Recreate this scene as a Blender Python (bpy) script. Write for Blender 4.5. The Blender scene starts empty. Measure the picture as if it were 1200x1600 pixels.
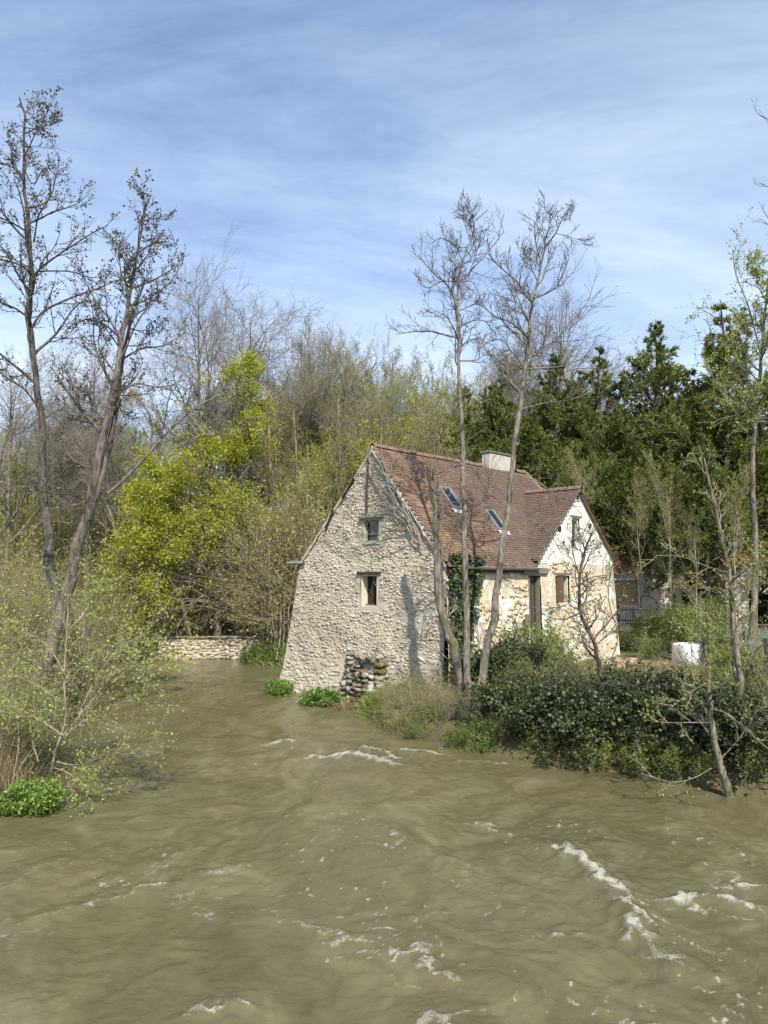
import bpy, math, random
import numpy as np
from mathutils import Vector, Matrix

# ------------------------------------------------------------------ camera, sky, sun, exposure
SC = bpy.context.scene
COL = SC.collection
F, H, PHI = 1155.0, 4.6, math.atan(100 / 1155.0)
cam_d = bpy.data.cameras.new('camera'); cam = bpy.data.objects.new('camera', cam_d); COL.objects.link(cam)
cam_d.sensor_fit = 'VERTICAL'; cam_d.sensor_height = 36.0; cam_d.lens = 36.0 * F / 1600.0
cam_d.clip_start = 0.1; cam_d.clip_end = 2000
cam.location = (0, 0, H); cam.rotation_euler = (math.pi / 2 + PHI, 0, 0)
SC.camera = cam
SUN_EL = math.radians(47); SUN_AZ = math.atan2(0.22, -0.975)
sun_d = bpy.data.lights.new('sun', 'SUN'); sun = bpy.data.objects.new('sun', sun_d); COL.objects.link(sun)
sun_d.energy = 5.0; sun_d.angle = math.radians(0.55); sun_d.color = (1.0, 0.95, 0.86)
to_sun = Vector((math.sin(SUN_AZ) * math.cos(SUN_EL), math.cos(SUN_AZ) * math.cos(SUN_EL), math.sin(SUN_EL)))
sun.rotation_euler = to_sun.to_track_quat('Z', 'Y').to_euler(); sun.location = to_sun * 60
W = bpy.data.worlds.new('World'); SC.world = W; W.use_nodes = True
SC.view_settings.view_transform = 'Standard'; SC.view_settings.look = 'None'
SC.view_settings.exposure = 0.45; SC.view_settings.gamma = 1.0
SC.render.engine = 'CYCLES'
SC.cycles.max_bounces = 6; SC.cycles.diffuse_bounces = 3; SC.cycles.glossy_bounces = 2
SC.cycles.transmission_bounces = 3; SC.cycles.transparent_max_bounces = 6
SC.cycles.use_denoising = True
SC.cycles.use_adaptive_sampling = True; SC.cycles.adaptive_threshold = 0.02


class NT:
    """small node-tree helper"""
    def __init__(s, tree):
        s.t = tree; s.t.nodes.clear()
    def n(s, typ, ins=None, **props):
        nd = s.t.nodes.new(typ)
        for k, v in props.items(): setattr(nd, k, v)
        for k, v in (ins or {}).items():
            sock = nd.inputs[k]
            if hasattr(v, 'is_linked') or isinstance(v, bpy.types.NodeSocket): s.t.links.new(v, sock)
            else: sock.default_value = v
        return nd
    def math(s, op, a, b=0.0, clamp=False):
        return s.n('ShaderNodeMath', {0: a, 1: b}, operation=op, use_clamp=clamp).outputs[0]
    def ramp(s, fac, stops, interp='LINEAR'):
        r = s.n('ShaderNodeValToRGB', {'Fac': fac}); cr = r.color_ramp; cr.interpolation = interp
        while len(cr.elements) < len(stops): cr.elements.new(0.5)
        for e, (p, c) in zip(cr.elements, stops):
            e.position = p; e.color = (*c, 1) if len(c) == 3 else c
        return r.outputs['Color']
    def noise(s, vec, scale, detail=4, rough=0.55, dist=0.0, out='Fac'):
        ins = {'Scale': scale, 'Detail': detail, 'Roughness': rough, 'Distortion': dist}
        if vec is not None: ins['Vector'] = vec
        return s.n('ShaderNodeTexNoise', ins).outputs[out]
    def mix(s, fac, a, b, mode='MIX'):
        m = s.n('ShaderNodeMix', None, data_type='RGBA', blend_type=mode)
        for i, v in ((0, fac), (6, a), (7, b)):
            if isinstance(v, bpy.types.NodeSocket): s.t.links.new(v, m.inputs[i])
            elif i == 0: m.inputs[0].default_value = v
            else: m.inputs[i].default_value = (*v, 1) if len(v) == 3 else v
        return m.outputs[2]
    def mapr(s, v, a, b, c=0.0, d=1.0):
        return s.n('ShaderNodeMapRange', {0: v, 1: a, 2: b, 3: c, 4: d}).outputs[0]


def build_world():
    k = NT(W.node_tree)
    sky = k.n('ShaderNodeTexSky', None, sky_type='NISHITA', sun_disc=False, sun_elevation=SUN_EL, sun_rotation=SUN_AZ,
              air_density=1.0, dust_density=0.6, ozone_density=2.0, altitude=80)
    tc = k.n('ShaderNodeTexCoord').outputs['Generated']
    sep = k.n('ShaderNodeSeparateXYZ', {0: tc})
    zz = k.math('ADD', k.math('MAXIMUM', sep.outputs[2], 0.0), 0.16)
    px = k.math('DIVIDE', sep.outputs[0], zz); py = k.math('DIVIDE', sep.outputs[1], zz)
    v = k.n('ShaderNodeCombineXYZ', {0: px, 1: py, 2: 0.0}).outputs[0]
    mp = k.n('ShaderNodeMapping', {0: v, 1: (1.3, 0.4, 0), 2: (0, 0, math.radians(-16)), 3: (0.42, 1.0, 1)}).outputs[0]
    n1 = k.noise(mp, 1.15, 7, 0.62, 0.5)
    n2 = k.noise(v, 0.55, 4, 0.5)
    n3 = k.noise(mp, 4.5, 5, 0.7, 0.8)
    a = k.math('ADD', k.math('MULTIPLY', n1, 0.75), k.math('ADD', k.math('MULTIPLY', n2, 0.5), k.math('MULTIPLY', n3, 0.14)))
    cl = k.mapr(a, 0.57, 1.04)
    hz = k.mapr(sep.outputs[2], 0.0, 0.62, 0.74, 0.0)
    cl = k.math('MULTIPLY', k.math('ADD', cl, hz, True), 0.80)
    blue = k.mix(1.0, sky.outputs[0], (0.74, 1.07, 1.44), 'MULTIPLY')
    c = k.mix(cl, blue, (8.4, 9.6, 11.0))
    bg = k.n('ShaderNodeBackground', {0: c, 1: 0.095})
    k.t.links.new(bg.outputs[0], k.n('ShaderNodeOutputWorld').inputs[0])
build_world()

# ------------------------------------------------------------------ helpers
TRI = [0]
def ray(px, py):
    a = (px - 600) / F; b = (800 - py) / F; c, s = math.cos(PHI), math.sin(PHI)
    return np.array([a, c - b * s, s + b * c])
def at_z(px, py, z): d = ray(px, py); return np.array([0, 0, H]) + d * (z - H) / d[2]
def at_y(px, py, Y): d = ray(px, py); return np.array([0, 0, H]) + d * Y / d[1]

def nrm(a): return a / np.maximum(np.linalg.norm(a, axis=-1, keepdims=True), 1e-9)

def hash2(ix, iy, seed):
    h = (ix.astype(np.int64) * 374761393 + iy.astype(np.int64) * 668265263 + seed * 1442695041) & 0xFFFFFFFF
    h = ((h ^ (h >> 13)) * 1274126177) & 0xFFFFFFFF
    return ((h ^ (h >> 16)) & 0xFFFF) / 65535.0
def vnoise(x, y, seed=0):
    x = np.asarray(x, float); y = np.asarray(y, float)
    ix = np.floor(x); iy = np.floor(y); fx = x - ix; fy = y - iy
    fx = fx * fx * fx * (fx * (fx * 6 - 15) + 10); fy = fy * fy * fy * (fy * (fy * 6 - 15) + 10)
    a = hash2(ix, iy, seed); b = hash2(ix + 1, iy, seed); c = hash2(ix, iy + 1, seed); d = hash2(ix + 1, iy + 1, seed)
    return a + (b - a) * fx + (c - a) * fy + (a - b - c + d) * fx * fy
def fbm(x, y, seed=0, octv=4, gain=0.5):
    s = 0; amp = 1; tot = 0
    for i in range(octv):
        c, sn = math.cos(0.7 * i + 0.4), math.sin(0.7 * i + 0.4)
        s = s + amp * vnoise((x * c - y * sn) * 2 ** i, (x * sn + y * c) * 2 ** i, seed + 17 * i); tot += amp; amp *= gain
    return s / tot
def sstep(a, b, x): t = np.clip((x - a) / (b - a), 0, 1); return t * t * (3 - 2 * t)

def np_mesh(name, parts, mats):
    """parts: (V, F, material index, smooth); one mesh"""
    me = bpy.data.meshes.new(name); off = 0; Vs = []; L = []; ST = []; MI = []; SM = []; lo = 0
    for V, Fc, mi, sm in parts:
        V = np.asarray(V, float).reshape(-1, 3)
        if isinstance(Fc, np.ndarray): groups = [Fc]
        else:
            by = {}
            for f in Fc: by.setdefault(len(f), []).append(f)
            groups = [np.array(g) for g in by.values()]
        for g in groups:
            if len(g) == 0: continue
            m, k = g.shape; L.append((g + off).ravel()); ST.append(lo + np.arange(m) * k); lo += m * k
            MI.append(np.full(m, mi)); SM.append(np.full(m, bool(sm))); TRI[0] += m * (k - 2)
        Vs.append(V); off += len(V)
    V = np.concatenate(Vs); L = np.concatenate(L); ST = np.concatenate(ST)
    me.vertices.add(len(V)); me.vertices.foreach_set('co', V.astype(np.float32).ravel())
    me.loops.add(len(L)); me.loops.foreach_set('vertex_index', L.astype(np.int32))
    me.polygons.add(len(ST)); me.polygons.foreach_set('loop_start', ST.astype(np.int32))
    me.polygons.foreach_set('material_index', np.concatenate(MI).astype(np.int32))
    me.polygons.foreach_set('use_smooth', np.concatenate(SM))
    for m in mats: me.materials.append(m)
    me.update(calc_edges=True)
    return me
def link(name, data, parent=None, loc=None):
    o = bpy.data.objects.new(name, data); COL.objects.link(o)
    if parent is not None: o.parent = parent
    if loc is not None: o.location = loc
    return o
def tag(o, label=None, cat=None, group=None, kind=None):
    if label: o['label'] = label
    if cat: o['category'] = cat
    if group: o['group'] = group
    if kind: o['kind'] = kind
    return o
def empty(name, loc, rz=0, **kw):
    o = link(name, None, None, loc); o.rotation_euler = (0, 0, rz); o.empty_display_size = 0.3
    return tag(o, **kw)
def copy_tree(o, parent=None):
    c = o.copy(); COL.objects.link(c); c.parent = parent
    for ch in o.children: copy_tree(ch, c)
    return c

BOXF = np.array([[0, 3, 2, 1], [4, 5, 6, 7], [0, 1, 5, 4], [1, 2, 6, 5], [2, 3, 7, 6], [3, 0, 4, 7]])
def boxv(x0, x1, y0, y1, z0, z1):
    return np.array([[x0, y0, z0], [x1, y0, z0], [x1, y1, z0], [x0, y1, z0], [x0, y0, z1], [x1, y0, z1], [x1, y1, z1], [x0, y1, z1]], float)
def boxes(lst):
    V = np.concatenate([boxv(*b) for b in lst]); Fc = np.concatenate([BOXF + 8 * i for i in range(len(lst))]); return V, Fc
def box_obj(name, mat, parent, *bs, bevel=0.0):
    V, Fc = boxes(bs); o = link(name, np_mesh(name, [(V, Fc, 0, False)], [mat]), parent)
    if bevel:
        b = o.modifiers.new('bevel', 'BEVEL'); b.width = bevel; b.segments = 1
    return o

# ------------------------------------------------------------------ materials
def mat_new(name):
    m = bpy.data.materials.new(name); m.use_nodes = True; return m, NT(m.node_tree)
def finish(k, shader, disp=None):
    o = k.n('ShaderNodeOutputMaterial'); k.t.links.new(shader, o.inputs[0])
def rnd(k):
    """0..1 value for each loose piece of a mesh, and for each object"""
    g = k.n('ShaderNodeNewGeometry').outputs['Random Per Island']; o = k.n('ShaderNodeObjectInfo').outputs['Random']
    return k.math('FRACT', k.math('ADD', g, o))
def leaf_mat(name, stops, trans=0.4, gloss=0.05, rough=0.45, patch=0.35):
    m, k = mat_new(name)
    r = rnd(k)
    g = k.n('ShaderNodeNewGeometry').outputs['Position']
    pn = k.noise(g, 0.9, 2)
    r = k.math('ADD', k.math('MULTIPLY', r, 1 - patch), k.math('MULTIPLY', k.mapr(pn, 0.3, 0.7), patch))
    c = k.ramp(r, stops)
    d = k.n('ShaderNodeBsdfDiffuse', {0: c}).outputs[0]
    t = k.n('ShaderNodeBsdfTranslucent', {0: k.mix(1.0, c, (1.25, 1.2, 0.6), 'MULTIPLY')}).outputs[0]
    s = k.n('ShaderNodeMixShader', {0: trans, 1: d, 2: t}).outputs[0]
    gl = k.n('ShaderNodeBsdfGlossy', {0: (1, 1, 1, 1), 1: rough}).outputs[0]
    s = k.n('ShaderNodeMixShader', {0: gloss, 1: s, 2: gl}).outputs[0]
    finish(k, s); return m
def bark_mat(name, c1, c2, scale=6.0, moss=None, bump=0.5):
    m, k = mat_new(name)
    g = k.n('ShaderNodeNewGeometry').outputs['Position']
    st = k.n('ShaderNodeMapping', {0: g, 3: (1, 1, 0.25)}).outputs[0]
    n1 = k.noise(st, scale * 3, 5, 0.65); n2 = k.noise(g, scale * 0.25, 3)
    c = k.ramp(k.math('ADD', k.math('MULTIPLY', n1, 0.7), k.math('MULTIPLY', n2, 0.4)), [(0.44, c1), (0.64, c2)])
    if moss:
        c = k.mix(k.mapr(k.noise(g, 1.3, 4), 0.52, 0.66), c, moss)
    b = k.n('ShaderNodeBump', {'Strength': min(1.0, bump * 2), 'Distance': 0.05, 'Height': n1}).outputs[0]
    p = k.n('ShaderNodeBsdfPrincipled', {'Base Color': c, 'Roughness': 0.9, 'Normal': b, 'Specular IOR Level': 0.2})
    finish(k, p.outputs[0]); return m
def stone_mat(name, stops, noise_c=(0.12, 0.1, 0.08), fac=0.45, scale=9.0, moss=None, moss_lo=0.6, coord='Position', bump=0.6):
    m, k = mat_new(name)
    g = k.n('ShaderNodeNewGeometry').outputs['Position']
    c = k.ramp(rnd(k), stops)
    n1 = k.noise(g, scale, 6, 0.65); n2 = k.noise(g, 0.55, 4, 0.6); n3 = k.noise(g, 45, 4, 0.7)
    c = k.mix(k.math('MULTIPLY', k.mapr(n1, 0.48, 0.72), fac), c, noise_c)
    c = k.mix(k.math('MULTIPLY', k.mapr(n2, 0.45, 0.68), 0.28), c, noise_c)
    if moss: c = k.mix(k.mapr(k.noise(g, 1.7, 5, 0.6), moss_lo, moss_lo + 0.08), c, moss)
    hgt = k.math('ADD', k.math('MULTIPLY', n1, 0.6), k.math('MULTIPLY', n3, 0.4))
    b = k.n('ShaderNodeBump', {'Strength': bump, 'Distance': 0.03, 'Height': hgt}).outputs[0]
    p = k.n('ShaderNodeBsdfPrincipled', {'Base Color': c, 'Roughness': 0.92, 'Normal': b, 'Specular IOR Level': 0.2})
    finish(k, p.outputs[0]); return m
def plain(name, c, rough=0.7, var=0.25, scale=8.0, metal=0.0, bump=0.15, spec=0.4):
    m, k = mat_new(name)
    g = k.n('ShaderNodeNewGeometry').outputs['Position']
    n1 = k.noise(g, scale, 5, 0.65)
    cc = k.mix(k.mapr(n1, 0.35, 0.7), c, tuple(x * (1 - var) for x in c))
    b = k.n('ShaderNodeBump', {'Strength': bump, 'Distance': 0.02, 'Height': k.noise(g, scale * 4, 4, 0.6)}).outputs[0]
    p = k.n('ShaderNodeBsdfPrincipled', {'Base Color': cc, 'Roughness': rough, 'Metallic': metal, 'Normal': b, 'Specular IOR Level': spec})
    finish(k, p.outputs[0]); return m

M = {}
M['stone_grey'] = stone_mat('rubble_stone', [(0.0, (0.33, 0.27, 0.19)), (0.25, (0.47, 0.41, 0.31)), (0.55, (0.55, 0.495, 0.395)), (0.8, (0.49, 0.405, 0.275)), (1.0, (0.64, 0.59, 0.50))], (0.24, 0.185, 0.125), 0.45, 7.0)
M['mortar'] = stone_mat('lime_mortar', [(0, (0.49, 0.435, 0.335)), (1, (0.49, 0.435, 0.335))], (0.28, 0.22, 0.155), 0.6, 5.0)
M['stone_ochre'] = stone_mat('ochre_stone', [(0.0, (0.42, 0.30, 0.16)), (0.3, (0.54, 0.43, 0.27)), (0.6, (0.63, 0.55, 0.41)), (1.0, (0.70, 0.65, 0.54))], (0.30, 0.19, 0.09), 0.45, 6.0)
M['stone_moss'] = stone_mat('mossy_stone', [(0.0, (0.13, 0.11, 0.08)), (0.5, (0.27, 0.235, 0.18)), (1.0, (0.46, 0.42, 0.335))], (0.05, 0.045, 0.03), 0.85, 5.0, (0.105, 0.09, 0.022), 0.53)
M['stone_wall'] = stone_mat('river_wall_stone', [(0.0, (0.40, 0.33, 0.22)), (0.5, (0.52, 0.45, 0.32)), (1.0, (0.62, 0.56, 0.43))], (0.16, 0.13, 0.08), 0.5, 6.0)

def render_mat():
    m, k = mat_new('old_lime_render')
    g = k.n('ShaderNodeNewGeometry').outputs['Position']; z = k.n('ShaderNodeSeparateXYZ', {0: g}).outputs[2]
    n = k.noise(g, 0.9, 7, 0.68); n2 = k.noise(g, 7, 6, 0.7)
    low = k.mapr(z, 5.05, 5.3, -0.055, 0.5)
    thr = k.math('ADD', n, low)
    msk = k.mapr(k.math('ADD', thr, k.math('MULTIPLY', n2, 0.12)), 0.5, 0.58)
    white = k.ramp(k.noise(g, 3, 6, 0.7), [(0.3, (0.62, 0.56, 0.45)), (0.6, (0.82, 0.79, 0.70))])
    tan = k.ramp(n2, [(0.3, (0.42, 0.31, 0.18)), (0.55, (0.62, 0.52, 0.36)), (0.75, (0.70, 0.62, 0.48))])
    c = k.mix(msk, tan, white)
    b = k.n('ShaderNodeBump', {'Strength': 0.8, 'Distance': 0.05, 'Height': k.math('ADD', k.math('MULTIPLY', n2, 0.6), k.math('MULTIPLY', msk, 0.5))}).outputs[0]
    p = k.n('ShaderNodeBsdfPrincipled', {'Base Color': c, 'Roughness': 0.95, 'Normal': b, 'Specular IOR Level': 0.15})
    finish(k, p.outputs[0]); return m
M['render'] = render_mat()
M['white_render'] = stone_mat('white_render', [(0, (0.78, 0.75, 0.67)), (1, (0.78, 0.75, 0.67))], (0.50, 0.42, 0.30), 0.55, 3.5)

def tile_mat():
    m, k = mat_new('clay_roof_tile')
    g = k.n('ShaderNodeNewGeometry').outputs['Position']
    tc = k.n('ShaderNodeTexCoord').outputs['Object']; x = k.n('ShaderNodeSeparateXYZ', {0: tc}).outputs[0]
    c = k.ramp(rnd(k), [(0.0, (0.14, 0.082, 0.052)), (0.3, (0.18, 0.104, 0.063)), (0.65, (0.21, 0.121, 0.072)), (0.9, (0.245, 0.155, 0.098)), (1.0, (0.25, 0.19, 0.14))])
    age = k.math('ADD', k.mapr(x, 0.0, 6.0, 0.0, 0.6), k.math('MULTIPLY', k.noise(g, 0.7, 5, 0.6), 0.9))
    c = k.mix(k.math('MULTIPLY', k.mapr(age, 0.40, 1.05), 0.85), c, (0.115, 0.082, 0.066))
    c = k.mix(k.math('MULTIPLY', k.mapr(k.noise(g, 3.0, 5, 0.7), 0.52, 0.70), 0.55), c, (0.22, 0.19, 0.115))
    b = k.n('ShaderNodeBump', {'Strength': 0.4, 'Distance': 0.01, 'Height': k.noise(g, 40, 3)}).outputs[0]
    p = k.n('ShaderNodeBsdfPrincipled', {'Base Color': c, 'Roughness': 0.88, 'Normal': b, 'Specular IOR Level': 0.25})
    finish(k, p.outputs[0]); return m
M['tile'] = tile_mat()
M['tile_orange'] = plain('orange_tile', (0.36, 0.15, 0.085), 0.85, 0.35, 6)
M['ridge'] = plain('ridge_tile_clay', (0.24, 0.15, 0.105), 0.9, 0.45, 5)
M['wood_dark'] = plain('dark_timber', (0.055, 0.042, 0.032), 0.8, 0.4, 12)
M['wood_grey'] = plain('weathered_timber', (0.22, 0.19, 0.155), 0.85, 0.35, 10)
M['frame_brown'] = plain('brown_frame', (0.16, 0.10, 0.065), 0.6, 0.3, 12)
M['frame_grey'] = plain('grey_frame', (0.24, 0.24, 0.22), 0.5, 0.2, 12)
M['plaster'] = plain('cream_plaster', (0.66, 0.57, 0.44), 0.9, 0.2, 6)
M['zinc'] = plain('zinc', (0.42, 0.42, 0.41), 0.45, 0.25, 8, 0.6)
M['iron'] = plain('black_iron', (0.03, 0.03, 0.03), 0.5, 0.3, 10)
M['dark'] = plain('painted_shade_dark', (0.02, 0.018, 0.015), 0.95, 0.3, 4)  # near-black paint for the shade in rooms and wall holes
M['curtain'] = plain('pale_curtain', (0.62, 0.60, 0.55), 0.9, 0.2, 5)
M['chimney'] = plain('chimney_render', (0.52, 0.47, 0.39), 0.92, 0.3, 3)
M['lead'] = plain('pale_flashing', (0.62, 0.60, 0.57), 0.6, 0.2, 8)
M['tan_shutter'] = plain('tan_shutter', (0.50, 0.33, 0.16), 0.7, 0.15, 6)
M['bag'] = plain('white_bag', (0.74, 0.73, 0.74), 0.75, 0.15, 9)
M['blue'] = plain('blue_strap', (0.10, 0.14, 0.45), 0.7, 0.2, 9)
M['sand'] = plain('sand_fill', (0.55, 0.45, 0.30), 0.95, 0.3, 20)
M['bin_grey'] = plain('bin_grey', (0.22, 0.24, 0.26), 0.5, 0.15, 6)
M['bin_green'] = plain('bin_green', (0.03, 0.25, 0.17), 0.45, 0.15, 6)
M['red_pl'] = plain('red_plastic', (0.50, 0.07, 0.09), 0.5, 0.2, 6)
M['brick'] = plain('broken_brick', (0.42, 0.30, 0.20), 0.9, 0.4, 7)
M['asphalt'] = plain('asphalt', (0.16, 0.15, 0.14), 0.95, 0.3, 3)
M['bench'] = plain('green_timber', (0.10, 0.15, 0.09), 0.7, 0.3, 8)
def glass_mat():
    m, k = mat_new('window_glass')
    g = k.n('ShaderNodeNewGeometry').outputs['Position']
    b = k.n('ShaderNodeBump', {'Strength': 0.08, 'Distance': 0.05, 'Height': k.noise(g, 2.5, 2)}).outputs[0]
    gl = k.n('ShaderNodeBsdfGlossy', {0: (1, 1, 1, 1), 1: 0.03, 'Normal': b}).outputs[0]
    tr = k.n('ShaderNodeBsdfTransparent', {0: (0.75, 0.8, 0.78, 1)}).outputs[0]
    fr = k.n('ShaderNodeFresnel', {0: 1.5, 1: b}).outputs[0]
    finish(k, k.n('ShaderNodeMixShader', {0: k.math('ADD', fr, 0.02), 1: tr, 2: gl}).outputs[0]); return m
M['glass'] = glass_mat()

M['bark_alder'] = bark_mat('alder_bark', (0.03, 0.027, 0.023), (0.15, 0.13, 0.108), 5)
M['bark_pale'] = bark_mat('pale_bark', (0.055, 0.047, 0.037), (0.27, 0.235, 0.185), 5, (0.12, 0.12, 0.05))
M['bark_pole'] = bark_mat('pole_bark', (0.12, 0.105, 0.085), (0.40, 0.35, 0.28), 5)
M['bark_red'] = bark_mat('peeling_bark', (0.05, 0.043, 0.036), (0.205, 0.172, 0.143), 4)
M['twig_grey'] = bark_mat('grey_twig', (0.14, 0.12, 0.10), (0.32, 0.28, 0.23), 3, None, 0.0)
M['twig_dark'] = bark_mat('dark_twig', (0.06, 0.05, 0.045), (0.17, 0.145, 0.12), 3, None, 0.0)
M['twig_tan'] = bark_mat('tan_twig', (0.15, 0.12, 0.08), (0.36, 0.30, 0.21), 3, None, 0.0)
M['leaf_alder'] = leaf_mat('alder_leaf', [(0, (0.045, 0.036, 0.033)), (0.45, (0.085, 0.074, 0.055)), (0.75, (0.15, 0.15, 0.075)), (1, (0.25, 0.27, 0.12))], 0.2, 0.03)
M['leaf_bud'] = leaf_mat('budding_leaf', [(0, (0.18, 0.17, 0.04)), (0.5, (0.30, 0.30, 0.06)), (1, (0.44, 0.43, 0.10))], 0.4, .02, .6)
M['leaf_lime'] = leaf_mat('lime_leaf', [(0, (0.20, 0.21, 0.035)), (0.5, (0.34, 0.36, 0.05)), (1, (0.48, 0.49, 0.09))], 0.42, .02, .6)
M['leaf_maple'] = leaf_mat('young_maple_leaf', [(0, (0.19, 0.215, 0.022)), (0.4, (0.35, 0.38, 0.036)), (0.75, (0.49, 0.50, 0.055)), (1, (0.60, 0.59, 0.10))], 0.55, 0.02, .6)
M['leaf_willow'] = leaf_mat('pale_willow_leaf', [(0, (0.19, 0.24, 0.045)), (0.5, (0.33, 0.39, 0.075)), (1, (0.50, 0.54, 0.15))], 0.45, .03, .6)
M['leaf_dark'] = leaf_mat('dark_ivy_leaf', [(0, (0.018, 0.03, 0.009)), (0.5, (0.042, 0.064, 0.016)), (0.85, (0.09, 0.118, 0.026)), (1, (0.21, 0.235, 0.055))], 0.22, 0.04, 0.6)
M['leaf_shrub'] = leaf_mat('shrub_leaf', [(0, (0.09, 0.12, 0.022)), (0.5, (0.20, 0.25, 0.045)), (1, (0.38, 0.41, 0.09))], 0.4, .03, .6)
M['leaf_nettle'] = leaf_mat('nettle_leaf', [(0, (0.06, 0.12, 0.016)), (0.5, (0.13, 0.22, 0.026)), (1, (0.27, 0.36, 0.05))], 0.35)
M['leaf_conifer'] = leaf_mat('cypress_spray', [(0, (0.06, 0.08, 0.022)), (0.45, (0.125, 0.15, 0.034)), (0.8, (0.215, 0.23, 0.048)), (1, (0.34, 0.32, 0.08))], 0.28, 0.02, .6, .5)
M['grass'] = leaf_mat('grass_blade', [(0, (0.09, 0.13, 0.025)), (0.5, (0.17, 0.25, 0.04)), (1, (0.30, 0.34, 0.09))], 0.35)
M['straw'] = leaf_mat('dry_straw', [(0, (0.17, 0.125, 0.065)), (0.5, (0.29, 0.225, 0.125)), (1, (0.44, 0.36, 0.22))], 0.25)

# ------------------------------------------------------------------ river outline, terrain
RIVER = np.array([(16, -40), (14.5, 6), (11.5, 13.2), (7.9, 15.5), (7.0, 15.9), (5.86, 17.3), (3.8, 18.1), (1.7, 20.1), (0, 22.7), (-1.0, 25.0), (-1.3, 27.2), (-2.0, 29.5),
                  (-3.0, 31.6), (-1.5, 33.6), (-2.2, 36.2), (-5.0, 37.7), (-7.4, 39.3), (-8.4, 41.7), (-12.6, 41.9), (-16, 43.5), (-30, 50), (-70, 62), (-70, 47), (-30, 39), (-17, 34.5), (-12, 30),
                  (-9.8, 25), (-8.9, 20), (-7.5, 15.6), (-7.0, 14.3), (-7.6, 12.5), (-11, 8), (-13, 0), (-15, -40)], float)
def river_sd(x, y):
    x = np.asarray(x, float); y = np.asarray(y, float)
    d = np.full(x.shape, 1e9); inside = np.zeros(x.shape, bool); n = len(RIVER)
    for i in range(n):
        a = RIVER[i]; b = RIVER[(i + 1) % n]; e = b - a
        t = np.clip(((x - a[0]) * e[0] + (y - a[1]) * e[1]) / (e @ e), 0, 1)
        d = np.minimum(d, np.hypot(x - a[0] - t * e[0], y - a[1] - t * e[1]))
        if e[1] != 0:
            cond = ((a[1] > y) != (b[1] > y)) & (x < e[0] * (y - a[1]) / e[1] + a[0]); inside ^= cond
    return np.where(inside, -d, d)
def ground_z(x, y):
    x = np.asarray(x, float); y = np.asarray(y, float); sd = river_sd(x, y)
    wall = sstep(1.5, 0.2, np.abs(x + 10.6) - 1.6) * sstep(40, 41, y) * sstep(45, 43, y)
    z = -0.95 + sstep(-0.45, 0.75, sd) * 1.45 + sstep(.6, 2.2, sd) * .35 + np.clip(sd - 1.5, 0, 8) * 0.035
    z = z + sstep(46, 110, y) * 9.0 + sstep(110, 240, y) * 14 + sstep(-22, -70, x) * 7 * sstep(10, 60, y)
    z = z + np.clip(y - 34, 0, 9) * 0.07 * sstep(3, 9, x)
    z = z + sstep(0.4, 2, sd) * (fbm(x * 0.6, y * 0.6, 5, 4) - 0.5) * 0.35
    return z
def gz(x, y): return float(ground_z(np.array([x]), np.array([y]))[0])

def grid_mesh(name, xs, ys, zf, mats, smooth=True):
    X, Y = np.meshgrid(xs, ys); Z = zf(X, Y); nx, ny = len(xs), len(ys)
    i = (np.arange(ny - 1)[:, None] * nx + np.arange(nx - 1)[None, :]).ravel()
    Fc = np.stack([i, i + 1, i + nx + 1, i + nx], 1)
    return np_mesh(name, [(np.stack([X, Y, Z], -1).reshape(-1, 3), Fc, 0, smooth)], mats)

def ground_mat():
    m, k = mat_new('bank_soil_and_grass')
    g = k.n('ShaderNodeNewGeometry').outputs['Position']
    n1 = k.noise(g, 0.6, 6, 0.65); n2 = k.noise(g, 9, 5, 0.7)
    c = k.ramp(k.math('ADD', k.math('MULTIPLY', n1, 0.6), k.math('MULTIPLY', n2, 0.4)), [(0.32, (0.05, 0.04, 0.025)), (0.47, (0.12, 0.095, 0.055)), (0.56, (0.12, 0.115, 0.045)), (0.7, (0.16, 0.14, 0.075))])
    b = k.n('ShaderNodeBump', {'Strength': 0.8, 'Distance': 0.08, 'Height': n2}).outputs[0]
    finish(k, k.n('ShaderNodeBsdfPrincipled', {'Base Color': c, 'Roughness': 1.0, 'Normal': b, 'Specular IOR Level': 0.1}).outputs[0]); return m
M['ground'] = ground_mat()
gx = np.concatenate([np.arange(-400, -40, 20), np.arange(-40, -18, 1.0), np.arange(-18, 22, 0.3), np.arange(22, 60, 1.5), np.arange(60, 401, 20)])
gy = np.concatenate([np.arange(-60, 4, 4.0), np.arange(4, 46, 0.3), np.arange(46, 120, 2.0), np.arange(120, 700, 25)])
tag(link('ground', grid_mesh('ground', gx, gy, ground_z, [M['ground']])), kind='structure')

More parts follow.
